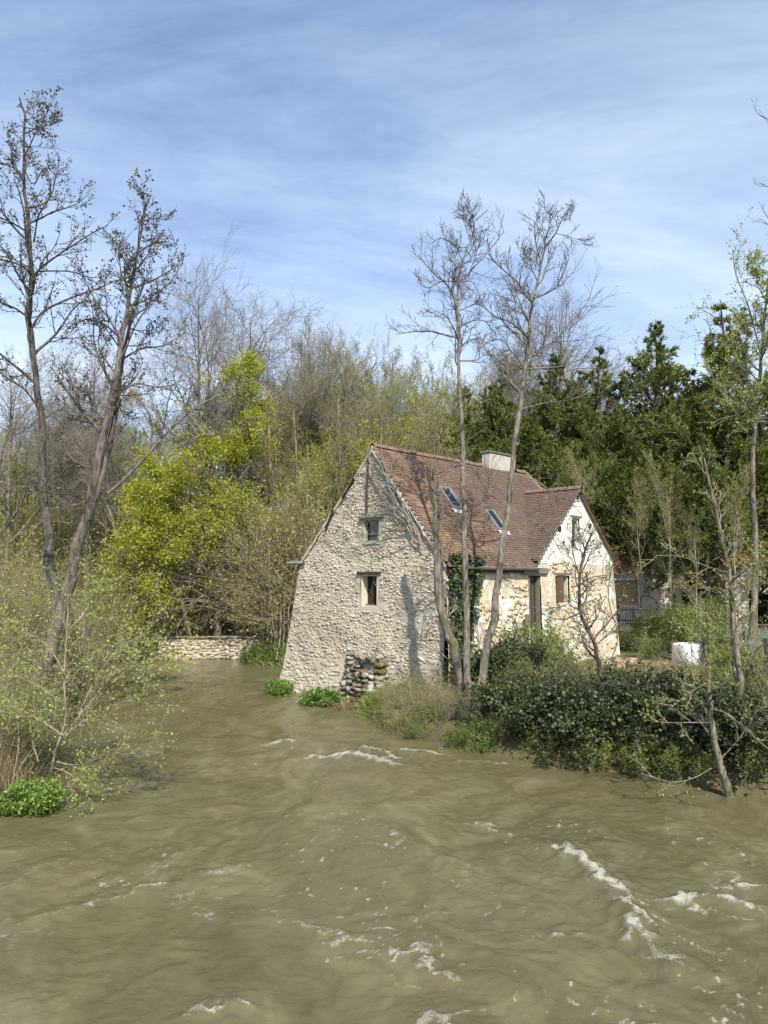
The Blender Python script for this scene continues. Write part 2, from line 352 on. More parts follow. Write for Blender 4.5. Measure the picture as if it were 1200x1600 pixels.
# ------------------------------------------------------------------ river water
CRESTS = [  # (pixel polyline on the water, height, half width, foam)
    ([(868, 1328), (885, 1332), (905, 1350), (930, 1372), (962, 1398), (985, 1424), (998, 1450), (1012, 1478), (1060, 1510)], 0.13, 0.16, 1.0),
    ([(1030, 1414), (1070, 1413), (1120, 1412), (1150, 1416), (1215, 1434)], 0.09, 0.08, 0.9),
    ([(1135, 1392), (1170, 1389), (1215, 1392)], 0.07, 0.10, 0.9),
    ([(742, 1290), (757, 1289), (772, 1300)], 0.09, 0.14, 0.85),
    ([(500, 1183), (540, 1180), (575, 1187), (600, 1196), (632, 1203)], 0.07, 0.22, 1.0),
    ([(560, 1172), (590, 1176), (615, 1188)], 0.06, 0.2, 0.9),
    ([(628, 1177), (655, 1176), (690, 1180)], 0.06, 0.16, 1.0),
    ([(715, 1190), (760, 1193), (800, 1196)], 0.03, 0.16, 0.6),
    ([(415, 1168), (440, 1160), (456, 1161)], 0.05, 0.2, 0.75),
    ([(478, 1180), (510, 1178)], 0.04, 0.2, 0.7),
    ([(-20, 1452), (60, 1440), (110, 1425), (170, 1400)], 0.04, 0.08, 0.42),
    ([(198, 1398), (225, 1385), (262, 1380)], 0.05, 0.09, 0.8),
    ([(445, 1436), (485, 1450), (520, 1455), (548, 1476), (560, 1466), (598, 1455)], 0.03, 0.06, 0.62),
    ([(596, 1492), (630, 1490), (655, 1490), (668, 1520), (705, 1530)], 0.04, 0.06, 0.7),
    ([(270, 1600), (320, 1582), (360, 1578), (392, 1590)], 0.05, 0.08, 0.6),
    ([(640, 1585), (690, 1595), (720, 1606)], 0.04, 0.07, 0.7),
    ([(590, 1290), (630, 1315), (680, 1340), (740, 1375)], 0.06, 0.14, 0.35),
    ([(860, 1455), (900, 1465), (930, 1452)], 0.03, 0.07, 0.6),
    ([(0, 1400), (40, 1375), (110, 1345)], 0.04, 0.14, 0.4),
    ([(280, 1360), (330, 1364), (385, 1352)], 0.03, 0.12, 0.42),
]
def build_water():
    xs = np.concatenate([np.arange(-72, -24, 3.0), np.arange(-24, -10, 0.16), np.arange(-10, 9, 0.045), np.arange(9, 18, 0.4)])
    yl = [6.5]
    while yl[-1] < 46: yl.append(yl[-1] + max(0.03, 0.0044 * yl[-1]))
    ys = np.concatenate([np.arange(-40, 6.4, 1.0), np.array(yl), np.arange(47, 64, 1.5)])
    X, Y = np.meshgrid(xs, ys)
    # flow-warped coordinates: the current comes from the bend and spreads out below the house
    wx = (fbm(X * 0.35, Y * 0.3, 3, 3) - 0.5) * 3.4; wy = (fbm(X * 0.35 + 9, Y * 0.3, 8, 3) - 0.5) * 3.4
    U = X + wx; V = Y + wy
    z = (fbm(U * 0.55, V * 0.42, 21, 3) - 0.5) * 0.20
    z += (fbm(U * 1.3, V * 1.0, 31, 3) - 0.5) * 0.10
    wx2 = (fbm(X * 1.4, Y * 1.4, 40, 2) - 0.5) * 0.9; wy2 = (fbm(X * 1.4, Y * 1.4, 41, 2) - 0.5) * 0.9
    z += (0.5 - np.abs(fbm((X + wx2) * 3.2, (Y + wy2) * 2.6, 45, 3) - 0.5) * 2) * 0.018
    z += (fbm((X + wx2) * 8, (Y + wy2) * 6.5, 51, 3) - 0.5) * 0.038
    calm = sstep(40, 28, Y) * 0.55 + 0.45
    z *= calm * sstep(0.2, -1.6, river_sd(X, Y)) * 0.75 + 0.25
    silt = 0.55 * fbm((U + wx2 * .6) * 1.1, (V + wy2 * .6) * 0.55, 131, 4, .6) + 0.45 * fbm((U + wx2) * 3.6, (V + wy2) * 1.5, 133, 4, .6)
    rid = 1 - np.abs(fbm((U + wx2 * .5) * 0.9, (V + wy2 * .5) * 1.0, 61, 4, 0.6) - 0.5) * 2
    patch = sstep(0.50, 0.72, fbm(X * 0.30 + 4, Y * 0.26, 71, 3))
    near = sstep(20, 9, Y)
    foam = sstep(0.955, 0.998, rid) * (0.06 + 0.62 * patch) * (0.35 + 0.65 * near)
    rid2 = 1 - np.abs(fbm((X + wx2 * 1.3 + wx * .4) * 2.3, (Y + wy2 * 1.3 + wy * .4) * 2.3, 63, 3, 0.6) - 0.5) * 2
    foam += sstep(0.95, 0.998, rid2) * 0.55 * sstep(0.48, 0.66, fbm(X * 0.42 + 14, Y * 0.38, 73, 3)) * (0.25 + .75 * near)
    sp = fbm(X * 11, Y * 8, 81, 2)
    foam += sstep(0.76, 0.88, sp) * (0.30 + 0.6 * patch) * sstep(0.4, 0.6, fbm(X * .8, Y * .8, 83, 2))
    for pts, hgt, hw, fo in CRESTS:
        P = np.array([at_z(px, py, 0)[:2] for px, py in pts])
        x0, y0 = P.min(0) - 1.2; x1, y1 = P.max(0) + 1.2
        sel = (X > x0) & (X < x1) & (Y > y0) & (Y < y1)
        if not sel.any(): continue
        xx = X[sel] + (vnoise(X[sel] * 5, Y[sel] * 5, 91) - 0.5) * 0.22 + (vnoise(X[sel] * 14, Y[sel] * 14, 96) - 0.5) * 0.08
        yy = Y[sel] + (vnoise(X[sel] * 5, Y[sel] * 5, 92) - 0.5) * 0.22 + (vnoise(X[sel] * 14, Y[sel] * 14, 97) - 0.5) * 0.08
        d = np.full(xx.shape, 9.0); side = np.zeros(xx.shape); along = np.zeros(xx.shape)
        n = len(P) - 1
        for i in range(n):
            a, b = P[i], P[i + 1]; e = b - a
            t = np.clip(((xx - a[0]) * e[0] + (yy - a[1]) * e[1]) / (e @ e), 0, 1)
            dd = np.hypot(xx - a[0] - t * e[0], yy - a[1] - t * e[1]); w = dd < d
            d = np.where(w, dd, d); al = (i + t) / n; along = np.where(w, al, along)
        end = sstep(0, 0.12, along) * sstep(1.0, 0.75, along)
        z[sel] += hgt * np.exp(-(d / (hw * 1.7)) ** 2) * (0.4 + 0.6 * end)
        br = 0.55 + 0.9 * vnoise(X[sel] * 9, Y[sel] * 9, 95)
        foam[sel] = np.maximum(foam[sel], fo * np.clip(np.exp(-(d / (hw * (0.22 + 0.75 * vnoise(along * 5.5 + len(pts), along * 0 + hgt * 90, 94)))) ** 2) * br * (0.45 + 0.55 * end), 0, 1) * 1.05)
        foam[sel] += 0.45 * fo * np.exp(-(d / (hw * 3.2)) ** 2) * sstep(0.5, 0.72, fbm(X[sel] * 6, Y[sel] * 6, 98, 3))
    rough = np.clip(foam, 0, 1)
    z += rough * (vnoise(X * 18, Y * 18, 99) - 0.35) * 0.045
    nx, ny = len(xs), len(ys)
    i = (np.arange(ny - 1)[:, None] * nx + np.arange(nx - 1)[None, :]).ravel()
    cx = X.ravel()[i]; cy = Y.ravel()[i]
    keep = river_sd(cx, cy) < 3.5
    i = i[keep]
    Fc = np.stack([i, i + 1, i + nx + 1, i + nx], 1)
    m, k = mat_new('muddy_river_water')
    g = k.n('ShaderNodeNewGeometry').outputs['Position']
    fa = k.n('ShaderNodeAttribute', None, attribute_name='foam').outputs['Fac']
    fine = k.noise(g, 16, 5, 0.7); big = k.noise(g, 0.5, 4, 0.6, 0.6); mid = k.noise(g, 2.4, 5, 0.6, 1.2)
    si = k.n('ShaderNodeAttribute', None, attribute_name='silt').outputs['Fac']
    mud = k.ramp(k.math('ADD', k.math('MULTIPLY', si, 0.7), k.math('ADD', k.math('MULTIPLY', big, 0.15), k.math('MULTIPLY', mid, 0.15))), [(0.34, (0.098, 0.085, 0.041)), (0.5, (0.124, 0.108, 0.054)), (0.66, (0.160, 0.141, 0.076))])
    fm = k.mapr(k.math('ADD', fa, k.math('MULTIPLY', k.math('SUBTRACT', k.math('ADD', k.math('MULTIPLY', k.noise(g, 22, 6, 0.8), 0.5), k.math('MULTIPLY', k.noise(g, 62, 3, 0.7), 0.5)), 0.5), k.math('MULTIPLY', k.math('MINIMUM', k.math('MULTIPLY', fa, 3.0), 1.0), 3.2))), 0.40, 2.0)
    col = k.mix(fm, mud, (0.78, 0.75, 0.66))
    rgh = k.mapr(fm, 0.0, 0.5, 0.07, 0.75)
    hh = k.math('ADD', k.math('MULTIPLY', k.noise(g, 5.5, 4, 0.6, 1.0), 1.0), k.math('MULTIPLY', fine, 0.42))
    b = k.n('ShaderNodeBump', {'Strength': 0.45, 'Distance': 0.05, 'Height': hh}).outputs[0]
    p = k.n('ShaderNodeBsdfPrincipled', {'Base Color': col, 'Roughness': rgh, 'IOR': 1.33, 'Normal': b, 'Specular IOR Level': 0.42})
    finish(k, p.outputs[0])
    me = np_mesh('river', [(np.stack([X, Y, z], -1).reshape(-1, 3), Fc, 0, True)], [m])
    a2 = me.attributes.new('silt', 'FLOAT', 'POINT'); a2.data.foreach_set('value', silt.ravel().astype(np.float32))
    at = me.attributes.new('foam', 'FLOAT', 'POINT'); at.data.foreach_set('value', rough.ravel().astype(np.float32))
    tag(link('river', me), kind='structure')
build_water()

# ------------------------------------------------------------------ stones
def stone_templates(n, seed):
    rng = np.random.default_rng(seed); out = []
    g = np.linspace(-1, 1, 3); P = {}; V = []; Fc = []
    def vid(p):
        key = tuple(np.round(p, 3))
        if key not in P: P[key] = len(V); V.append(p)
        return P[key]
    for ax in range(3):
        for sg in (-1, 1):
            for i in range(2):
                for j in range(2):
                    q = []
                    for a, b in ((i, j), (i + 1, j), (i + 1, j + 1), (i, j + 1)):
                        p = np.zeros(3); p[ax] = sg; p[(ax + 1) % 3] = g[a]; p[(ax + 2) % 3] = g[b]; q.append(vid(p))
                    Fc.append(q if sg > 0 else q[::-1])
    V = np.array(V, float); Fc = np.array(Fc)
    for _ in range(n):
        r = (np.abs(V) ** 3.2).sum(1) ** (1 / 3.2)
        W_ = V / r[:, None] * (1 + rng.normal(0, 0.10, (len(V), 1))) + rng.normal(0, 0.13, V.shape)
        out.append(W_ * 0.5)
    return out, Fc
ST_T, ST_F = stone_templates(10, 4)

def pack_stones(s0, s1, z0, z1, hmin, hmax, lmin, lmax, rng, ok, jz=0.3, jr=0.16):
    """rubble in rough courses -> list of (s, z, length, height, rot, depth)"""
    out = []; z = z0
    while z < z1:
        h = rng.uniform(hmin, hmax); s = s0 - rng.uniform(0, lmax)
        while s < s1:
            l = lmin + (lmax - lmin) * rng.random() ** 1.6; hh = h * rng.uniform(0.7, 1.3)
            c = (s + l / 2 + rng.normal(0, .02), z + h / 2 + rng.normal(0, h * jz))
            if ok(c[0], c[1], l, hh): out.append((c[0], c[1], l * rng.uniform(0.86, 1.0), hh * rng.uniform(0.84, 1.0), rng.normal(0, jr), rng.uniform(0.05, 0.12)))
            s += l
        z += h * 0.97
    return out
def joined_stones(lst, frame, rng):
    """frame(s,z) -> origin, axes(3x3: along, out, up) ; returns V,F"""
    Vs = []; Fs = []
    for i, (s, z, l, h, r, dp) in enumerate(lst):
        o, A = frame(s, z); T = ST_T[int(rng.integers(len(ST_T)))] * np.array([l, dp, h])
        c, sn = math.cos(r), math.sin(r)
        T = np.stack([T[:, 0] * c - T[:, 2] * sn, T[:, 1], T[:, 0] * sn + T[:, 2] * c], 1)
        Vs.append(o + T @ A); Fs.append(ST_F + 26 * i)
    return np.concatenate(Vs), np.concatenate(Fs)
STONE_ME = {}
def stone_parts(lst, frame, parent, mat, rng, name='stone'):
    for (s, z, l, h, r, dp) in lst:
        o, A = frame(s, z); k = int(rng.integers(len(ST_T))); key = (mat.name, k)
        if key not in STONE_ME: STONE_ME[key] = np_mesh('stone', [(ST_T[k], ST_F, 0, True)], [mat])
        ob = link(name, STONE_ME[key], parent)
        c, sn = math.cos(r), math.sin(r)
        X = (A[0] * c + A[2] * sn) * l; Z = (-A[0] * sn + A[2] * c) * h; Yv = A[1] * dp
        ob.matrix_local = Matrix(((X[0], Yv[0], Z[0], o[0]), (X[1], Yv[1], Z[1], o[1]), (X[2], Yv[2], Z[2], o[2]), (0, 0, 0, 1)))

# ------------------------------------------------------------------ the house: local x = t (ridge), y = s (across the river gable), z up
HOUSE_LOC = (2.06, 24.586, 0.0); HOUSE_RZ = math.radians(46)
EAVE, APEX_S, APEX_Z, WID, LEN = 5.11, 3.4, 9.33, 7.52, 11.52
KR = (APEX_Z - EAVE) / APEX_S; KL = (APEX_Z - EAVE) / (WID - APEX_S)

def clip_poly(poly, f):
    out = []
    for i in range(len(poly)):
        a, b = poly[i], poly[(i + 1) % len(poly)]; fa, fb = f(*a), f(*b)
        if fa >= 0: out.append(a)
        if (fa > 0 > fb) or (fa < 0 < fb):
            t = fa / (fa - fb); out.append((a[0] + (b[0] - a[0]) * t, a[1] + (b[1] - a[1]) * t))
    return out
def wall_mesh(name, sl, zl, clips, holes, mapf, mat):
    sl = np.unique(np.round(np.concatenate([sl] + [np.array([h[0], h[1]]) for h in holes]), 4))
    zl = np.unique(np.round(np.concatenate([zl] + [np.array([h[2], h[3]]) for h in holes]), 4))
    idx = {}; V = []; Fc = []
    for i in range(len(sl) - 1):
        for j in range(len(zl) - 1):
            cs, cz = (sl[i] + sl[i + 1]) / 2, (zl[j] + zl[j + 1]) / 2
            if any(h[0] < cs < h[1] and h[2] < cz < h[3] for h in holes): continue
            p = [(sl[i], zl[j]), (sl[i + 1], zl[j]), (sl[i + 1], zl[j + 1]), (sl[i], zl[j + 1])]
            for c in clips:
                p = clip_poly(p, c)
                if len(p) < 3: break
            if len(p) < 3: continue
            f = []
            for q in p:
                key = (round(q[0], 4), round(q[1], 4))
                if key not in idx: idx[key] = len(V); V.append(key)
                if not f or idx[key] != f[-1]: f.append(idx[key])
            if len(f) > 2 and f[0] != f[-1]: Fc.append(f)
    V = np.array(V); return np_mesh(name, [(mapf(V[:, 0], V[:, 1]), Fc, 0, False)], [mat])

def window(parent, name, t0, t1, z0, z1, axis, depth, frame_mat, pane_mat=None, bar=0.05, sill=None, lintel=None, reveal=None, mull=False, rev_mat=None, fw=0.05):
    """window in a wall; axis 'g' = river gable (faces -x, width along y), 'w' = side wall (faces -y, width along x)"""
    root = link(name, None, parent)
    def B(a0, a1, d0, d1, zz0, zz1):      # a: along wall, d: depth into the wall
        return (d0, d1, a0, a1, zz0, zz1) if axis == 'g' else (a0, a1, d0, d1, zz0, zz1)
    def part(nm, mat, *bs, bevel=0.006): return box_obj(nm, mat, root, *[B(*b) for b in bs], bevel=bevel)
    off = -0.04
    rd = depth + 0.12
    part('reveal', rev_mat or M['plaster'], (t0 - .07, t0, off, rd, z0 - .07, z1), (t1, t1 + .07, off, rd, z0 - .07, z1), (t0, t1, off, rd, z0 - .09, z0), (t0 - .07, t1 + .07, off + .01, rd, z1, z1 + .06))
    d = depth
    part('frame', frame_mat, (t0, t0 + fw, d, d + .06, z0, z1), (t1 - fw, t1, d, d + .06, z0, z1), (t0 + fw, t1 - fw, d + .003, d + .057, z0, z0 + fw), (t0 + fw, t1 - fw, d + .003, d + .057, z1 - fw, z1))
    if mull:
        mid = (t0 + t1) / 2; part('mullion', frame_mat, (mid - .025, mid + .025, d + .004, d + .056, z0 + fw, z1 - fw))
        part('pane', M['glass'], (t0 + fw, mid - .025, d + .02, d + .03, z0 + fw, z1 - fw), bevel=0)
        part('pane', M['glass'], (mid + .025, t1 - fw, d + .02, d + .03, z0 + fw, z1 - fw), bevel=0)
    else: part('pane', M['glass'], (t0 + fw, t1 - fw, d + .02, d + .03, z0 + fw, z1 - fw), bevel=0)
    if sill: part('sill', sill, (t0 - .02, t1 + .02, d - .12, d, z0 - .005, z0 + .055), bevel=0.012)
    if lintel: part('lintel', lintel, (t0 - .22, t1 + .22, off - .10, depth, z1 + .062, z1 + .16), bevel=0.015)
    part('room_shade_panel', M['dark'], (t0 - .06, t1 + .06, rd + .5, rd + .52, z0 - .06, z1 + .06), bevel=0)  # dark panel behind the glass, painted as the room's shade
    return root

def build_house():
    rng = np.random.default_rng(11)
    house = empty('stone_house', HOUSE_LOC, HOUSE_RZ, label='old rubble stone mill house with brown tile roof standing in the river', cat='house')
    # --- river gable
    gh = [(3.06, 3.90, 5.80, 6.68), (3.14, 4.00, 3.46, 4.64)]
    left = lambda z: WID + 0.95 * (1 - np.clip(z, -1, EAVE) / EAVE)
    bat = lambda z: -0.05 * np.clip(EAVE - z, 0, 9) - 0.09 * np.clip(1.6 - z, 0, 9) ** 1.4
    lump = lambda s, z: (fbm(s * 1.3, z * 1.5, 3, 3, .5) - 0.5) * 0.11
    gm = lambda s, z: np.stack([bat(z) + lump(s, z), s, z], -1)
    clips = [lambda s, z: EAVE + KR * s - z, lambda s, z: (EAVE + KL * (WID - s) - z) if z > EAVE - .001 or s < WID else (WID + 0.95 * (1 - z / EAVE) - s),
             lambda s, z: WID + 0.95 * (1 - z / EAVE) - s if z < EAVE else 1.0]
    clips = [lambda s, z: EAVE + KR * s - z, lambda s, z: WID + 0.95 * (1 - z / EAVE) - s, lambda s, z: APEX_Z - KL * (s - APEX_S) - z + (0.0)]
    # left rake and flare meet at the eave: below it only the flare cuts
    clips[2] = lambda s, z: (APEX_Z - KL * (s - APEX_S) - z) if z > EAVE - 1e-6 else 1.0
    clips[1] = lambda s, z: (WID + 0.95 * (1 - z / EAVE) - s) if z < EAVE + 1e-6 else 1.0
    zl = np.concatenate([np.arange(-1.0, EAVE, 0.07), [EAVE], np.arange(EAVE + .07, APEX_Z + .2, 0.07)])
    gw = link('gable_wall', wall_mesh('gable_wall', np.arange(0, 8.75, 0.07), zl, clips, gh, gm, M['mortar']), house)
    for p in gw.data.polygons: p.use_smooth = True
    gw['label'] = 'pale grey rubble gable facing the river'
    def frame(s, z):
        return np.array([float(bat(z) + lump(s, z)) + 0.021 + rng.normal(0, .006), s, z]), np.array([[0, -1.0, 0], [-1.0, 0, 0], [0, 0, 1.0]])
    def ok(s, z, l, h):
        e = l * .35
        if z > EAVE:
            if s - e < (z - EAVE) / KR + .05 or s + e > APEX_S + (APEX_Z - z) / KL - .06: return False
        elif s - e < -0.02 or s + e > WID + 0.95 * (1 - z / EAVE): return False
        for a, b, c, d in gh:
            if a - .08 - e < s < b + .08 + e and c - .1 - h * .4 < z < d + .1 + h * .4: return False
        if 2.5 < s < 4.2 and z < 1.75: return False
        return fbm(np.array(s * .9), np.array(z * .9), 77, 3) > 0.36 or rng.random() < 0.55
    lo = pack_stones(0, 8.6, 0.0, 1.9, 0.09, 0.165, 0.15, 0.42, rng, ok)
    hi = pack_stones(0, 8.4, 1.95, 9.3, 0.055, 0.105, 0.085, 0.25, rng, ok)
    allp = sorted(lo + hi, key=lambda q: -q[2] * q[3])
    stone_parts(allp[:230], frame, gw, M['stone_grey'], rng)
    V, Fc = joined_stones(allp[230:], frame, rng)
    tag(link('rubble_stones', np_mesh('rubble_stones', [(V, Fc, 0, True)], [M['stone_grey']]), gw), kind='stuff')
    # corner quoins of the left edge
    # --- left (hidden) and far walls, plain
    Vl = np.array([[0, WID, EAVE], [LEN, WID, EAVE], [LEN, WID + .95, -1], [-.35, WID + 1.1, -1], [LEN, 0, -1], [LEN, 0, EAVE], [LEN, APEX_S, EAVE + 3.0]], float)
    link('back_wall', np_mesh('back_wall', [(Vl, [[0, 1, 2, 3], [1, 2, 4, 5], [1, 5, 6]], 0, False)], [M['mortar']]), house)
    # --- side wall with door, wing wall
    WT0, WT1, WA_T, WA_Z, WE = 5.35, LEN, 8.46, 8.19, 5.35
    sh = [(4.87, 5.58, 0.3, 4.62), (6.64, 7.70, 3.50, 4.62), (8.02, 8.64, 5.74, 6.98), (3.72, 4.02, 2.62, 2.95)]
    lump2 = lambda s, z: (fbm(s * 1.8 + 7, z * 1.8, 13, 4) - 0.5) * 0.12
    pj = lambda s, z: -0.10 * sstep(5.25, 5.4, s) * 1.0 - 0.02 * np.clip(EAVE - z, 0, 9) - lump2(s, z) * 0.7
    sm = lambda s, z: np.stack([s + 0.28 * np.clip((EAVE - z) / 4.2, 0, 1.3) * sstep(9.5, LEN, s), pj(s, z), z], -1)
    c2 = [lambda s, z: WA_Z - (WA_Z - WE) / (WT1 - WA_T) * (s - WA_T) - z if s > WA_T else 1.0,
          lambda s, z: (EAVE - 0.02 - z) if s < WT0 + 1e-6 else (WE + (WA_Z - WE) / (WA_T - WT0) * (s - WT0) - z if s < WA_T + 1e-6 else 1.0)]
    sl = np.unique(np.concatenate([np.arange(0, WT0, .13), [WT0, WA_T], np.arange(WT0 + .1, WT1, .13), [WT1]]))
    sw = link('side_wall', wall_mesh('side_wall', sl, np.concatenate([np.arange(-.4, EAVE - .02, .13), [EAVE - .02], np.arange(EAVE + .1, 8.3, .11)]), c2, sh, sm, M['render']), house)
    sw['label'] = 'sunlit side wall of ochre stone under flaking white render'
    for p in sw.data.polygons: p.use_smooth = True
    def frame2(s, z):
        p = sm(np.array(s), np.array(z)); return np.array([float(p[0]), float(p[1]) - .01, z]), np.array([[1.0, 0, 0], [0, -1.0, 0], [0, 0, 1.0]])
    def ok2(s, z, l, h):
        e = l * .4
        for a, b, c, d in sh:
            if a - .06 - e < s < b + .06 + e and c - .08 - h * .4 < z < d + .14 + h * .4: return False
        if s < .1 or s > LEN - .1 or (s < WT0 and z > EAVE - .1): return False
        n = float(fbm(np.array(s * .8), np.array(z * .8), 207, 4))
        dens = 0.53 if s < 4.9 else 0.52 if s < 8.0 else 0.66
        if z > 5.15: return False
        return n > dens or rng.random() < 0.05
    l2 = pack_stones(0, LEN, 0.7, 5.3, 0.1, 0.19, 0.13, 0.32, rng, ok2)
    l2.sort(key=lambda q: -q[2] * q[3])
    stone_parts(l2[:50], frame2, sw, M['stone_ochre'], rng)
    V, Fc = joined_stones(l2[50:], frame2, rng)
    tag(link('ochre_stones', np_mesh('ochre_stones', [(V, Fc, 0, True)], [M['stone_ochre']]), sw), kind='stuff')
    # --- windows and door
    window(house, 'window', 3.10, 3.86, 5.84, 6.64, 'g', 0.10, M['frame_grey'], sill=M['frame_grey'], lintel=M['wood_grey'], rev_mat=M['mortar'], fw=.05)['label'] = 'small square upper window with grey frame'
    w2 = window(house, 'window', 3.20, 3.94, 3.52, 4.60, 'g', 0.24, M['wood_dark'], sill=M['frame_brown'], lintel=M['wood_dark'], fw=.045)
    w2['label'] = 'tall lower window with dark frame and cream reveal'
    box_obj('curtain', M['curtain'], w2, (.37, .39, 3.66, 3.78, 3.58, 4.4), bevel=.003)
    w3 = window(house, 'window', 6.68, 7.66, 3.54, 4.58, 'w', 0.10, M['frame_brown'], sill=M['wood_grey'], lintel=M['wood_grey'], mull=True)
    w3['label'] = 'brown casement window in the wing'
    for sgn in (0, 1):   # half-open shutter leaf
        pass
    sh_o = box_obj('shutter', M['frame_brown'], w3, (6.70, 6.74, -.42, .08, 3.56, 4.55), bevel=.006)
    window(house, 'window', 8.06, 8.60, 5.78, 6.94, 'w', 0.10, M['wood_grey'], lintel=M['wood_grey'], rev_mat=M['white_render'], fw=.035)['label'] = 'narrow attic window in the white wing gable'
    d = link('door', None, house)
    box_obj('leaf', M['frame_brown'], d, (4.90, 5.55, .12, .17, .8, 4.58))
    box_obj('board', M['wood_dark'], d, (4.9, 5.02, .09, .118, .9, 4.5), (5.16, 5.28, .09, .118, .9, 4.5), (5.42, 5.54, .09, .118, .9, 4.5))
    box_obj('frame', M['wood_grey'], d, (4.85, 4.92, -.06, .2, .5, 4.6), (5.53, 5.60, -.06, .2, .5, 4.6))
    box_obj('lintel', M['wood_grey'], d, (4.35, 6.05, -.2, .1, 4.66, 4.92), bevel=.03)
    n = link('niche', None, house)
    box_obj('niche_frame', M['white_render'], n, (3.66, 3.72, -.06, .2, 2.58, 3.0), (4.02, 4.08, -.06, .2, 2.58, 3.0), (3.72, 4.02, .15, .2, 2.6, 2.97), (3.72, 4.02, -.05, .15, 2.56, 2.62))
    box_obj('post', M['wood_grey'], house, (4.28, 4.40, -.34, -.22, .5, 3.2), bevel=.015)
    for (t, z, r) in ((7.05, 6.48, .14), (9.52, 6.72, .11), (8.5, 7.85, .12), (7.3, 5.95, .06), (9.75, 6.1, .05)):     # putlog holes, drawn as dark blocks with the shade put in their colour
        box_obj('hole_shade_block', M['dark'], house, (t - r * .6, t + r * .6, -.185, -.02, z - r, z + r), bevel=r * .45)
    # --- roof: surfaces under the tiles, then tile courses as real slabs
    HT = 10.0
    th = 0.10
    P = lambda t, s, z: (t, s, z)
    V = np.array([P(-.05, -.18, EAVE - KR * .18), P(LEN, -.18, EAVE - KR * .18), P(HT, APEX_S, APEX_Z), P(-.05, APEX_S, APEX_Z), P(LEN, WID + .18, EAVE - KL * .18), P(-.05, WID + .18, EAVE - KL * .18)], float)
    V = np.concatenate([V, np.array([P(WT0 - .08, -.18, EAVE - KR * .18), P(WA_T, (WA_Z - EAVE) / KR - .04, WA_Z - .05), P(WT1, .15, EAVE + KR * .15)], float)])
    Vd = V - np.array([0, 0, .12])
    Fr = [[0, 6, 7, 8, 2, 3], [3, 2, 4, 5], [8, 4, 2]]
    Wv = np.array([P(WT0 - .12, -.28, WE - .1), P(WA_T, -.28, WA_Z + .02), P(WT1 + .12, -.28, WE - .1), P(WA_T, 2.6, WA_Z + .02), P(WT0 - .12, .25, WE - .1), P(WT1 + .12, .25, WE - .1)], float)
    rf = link('roof', np_mesh('roof', [(V, Fr, 0, False), (Vd, [f[::-1] for f in Fr], 0, False), (Wv, [[0, 1, 3, 4], [1, 2, 5, 3]], 0, False)], [M['tile']]), house)
    rf['label'] = 'weathered brown clay tile roof'
    TV = []; TF = []
    skyl = [(2.28, 2.92, 1.55, 2.24), (4.33, 4.90, 0.95, 1.60)]
    def tile(o, ax, dn, nn, w, l):
        # slab: o centre of upper edge, ax along the course, dn down the slope, nn normal
        j = rng.normal(0, 1, 6)
        a = ax * (w / 2 - .0015); lift = nn * (.024 + .003 * j[0]); top = nn * .002
        d_ = dn * (l + .006 * j[1]) + ax * .003 * j[2]
        q = np.array([o - a + top, o + a + top, o + a + d_ + lift + nn * .002 * j[3], o - a + d_ + lift + nn * .002 * j[4]])
        b = q - nn * .014
        TF.append(np.array([[0, 1, 2, 3], [3, 2, 6, 7], [0, 3, 7, 4], [2, 1, 5, 6]]) + 8 * len(TV)); TV.append(np.concatenate([q, b]))
    up = nrm(np.array([0, 1.0, KR])); nn = nrm(np.array([0, -KR, 1.0])); ax = np.array([1.0, 0, 0])
    slope_len = math.hypot(APEX_S + .18, APEX_Z - EAVE + KR * .18); ex = 0.115; w = 0.185
    for c in range(int(slope_len / ex) + 1):
        base = np.array([0, -.20, EAVE - KR * .20]) + up * (c * ex + ex * 1.3); s = base[1]
        if s > APEX_S: break
        tmax = (LEN - (LEN - HT) * max(0, s) / APEX_S) if s > .2 else WT0 - .1
        sag = 0.03 * math.sin(c * 1.7) * 0
        tt = -.05 + (c % 2) * w / 2
        while tt < tmax:
            zc = base[2]
            inside_wing = WT0 - .1 < tt < WT1 + .1 and zc < WE + (WA_Z - WE) * (1 - abs(tt - WA_T) / (WA_T - WT0)) - .05 and s < 2.6
            if not inside_wing and not any(a - .05 < tt < b + .05 and c0 - .02 < s < d0 + .08 for a, b, c0, d0 in skyl):
                dz = -0.05 * math.sin(math.pi * min(max(tt / 10, 0), 1)) + 0.012 * math.sin(tt * 2.1 + c * .3)
                tile(base + ax * tt + nn * (.02 + dz * .5 + .03), ax, -up, nn, w, ex * 1.3)
            tt += w
    # wing slope facing the river gable
    wu = nrm(np.array([WA_T - WT0 + .12, 0, WA_Z - WE + .12])); wn = nrm(np.array([-(WA_Z - WE + .12), 0, WA_T - WT0 + .12])); wa = np.array([0, -1.0, 0])
    wl = math.hypot(WA_T - WT0 + .12, WA_Z - WE + .12)
    for c in range(int(wl / ex) + 1):
        base = np.array([WT0 - .14, 0, WE - .12]) + wu * (c * ex + ex * 1.3)
        if base[0] > WA_T: break
        smax = (base[2] - EAVE) / KR + .25
        y = -.27 + (c % 2) * w / 2
        while y < smax:
            tile(base + np.array([0, y, 0]) + wn * .02, wa, -wu, wn, w, ex * 1.3); y += w
    hu = nrm(np.array([HT - LEN, 0, APEX_Z - EAVE])); 
    tag(link('roof_tiles', np_mesh('roof_tiles', [(np.concatenate(TV), np.concatenate(TF), 0, False)], [M['tile']]), rf), kind='stuff')
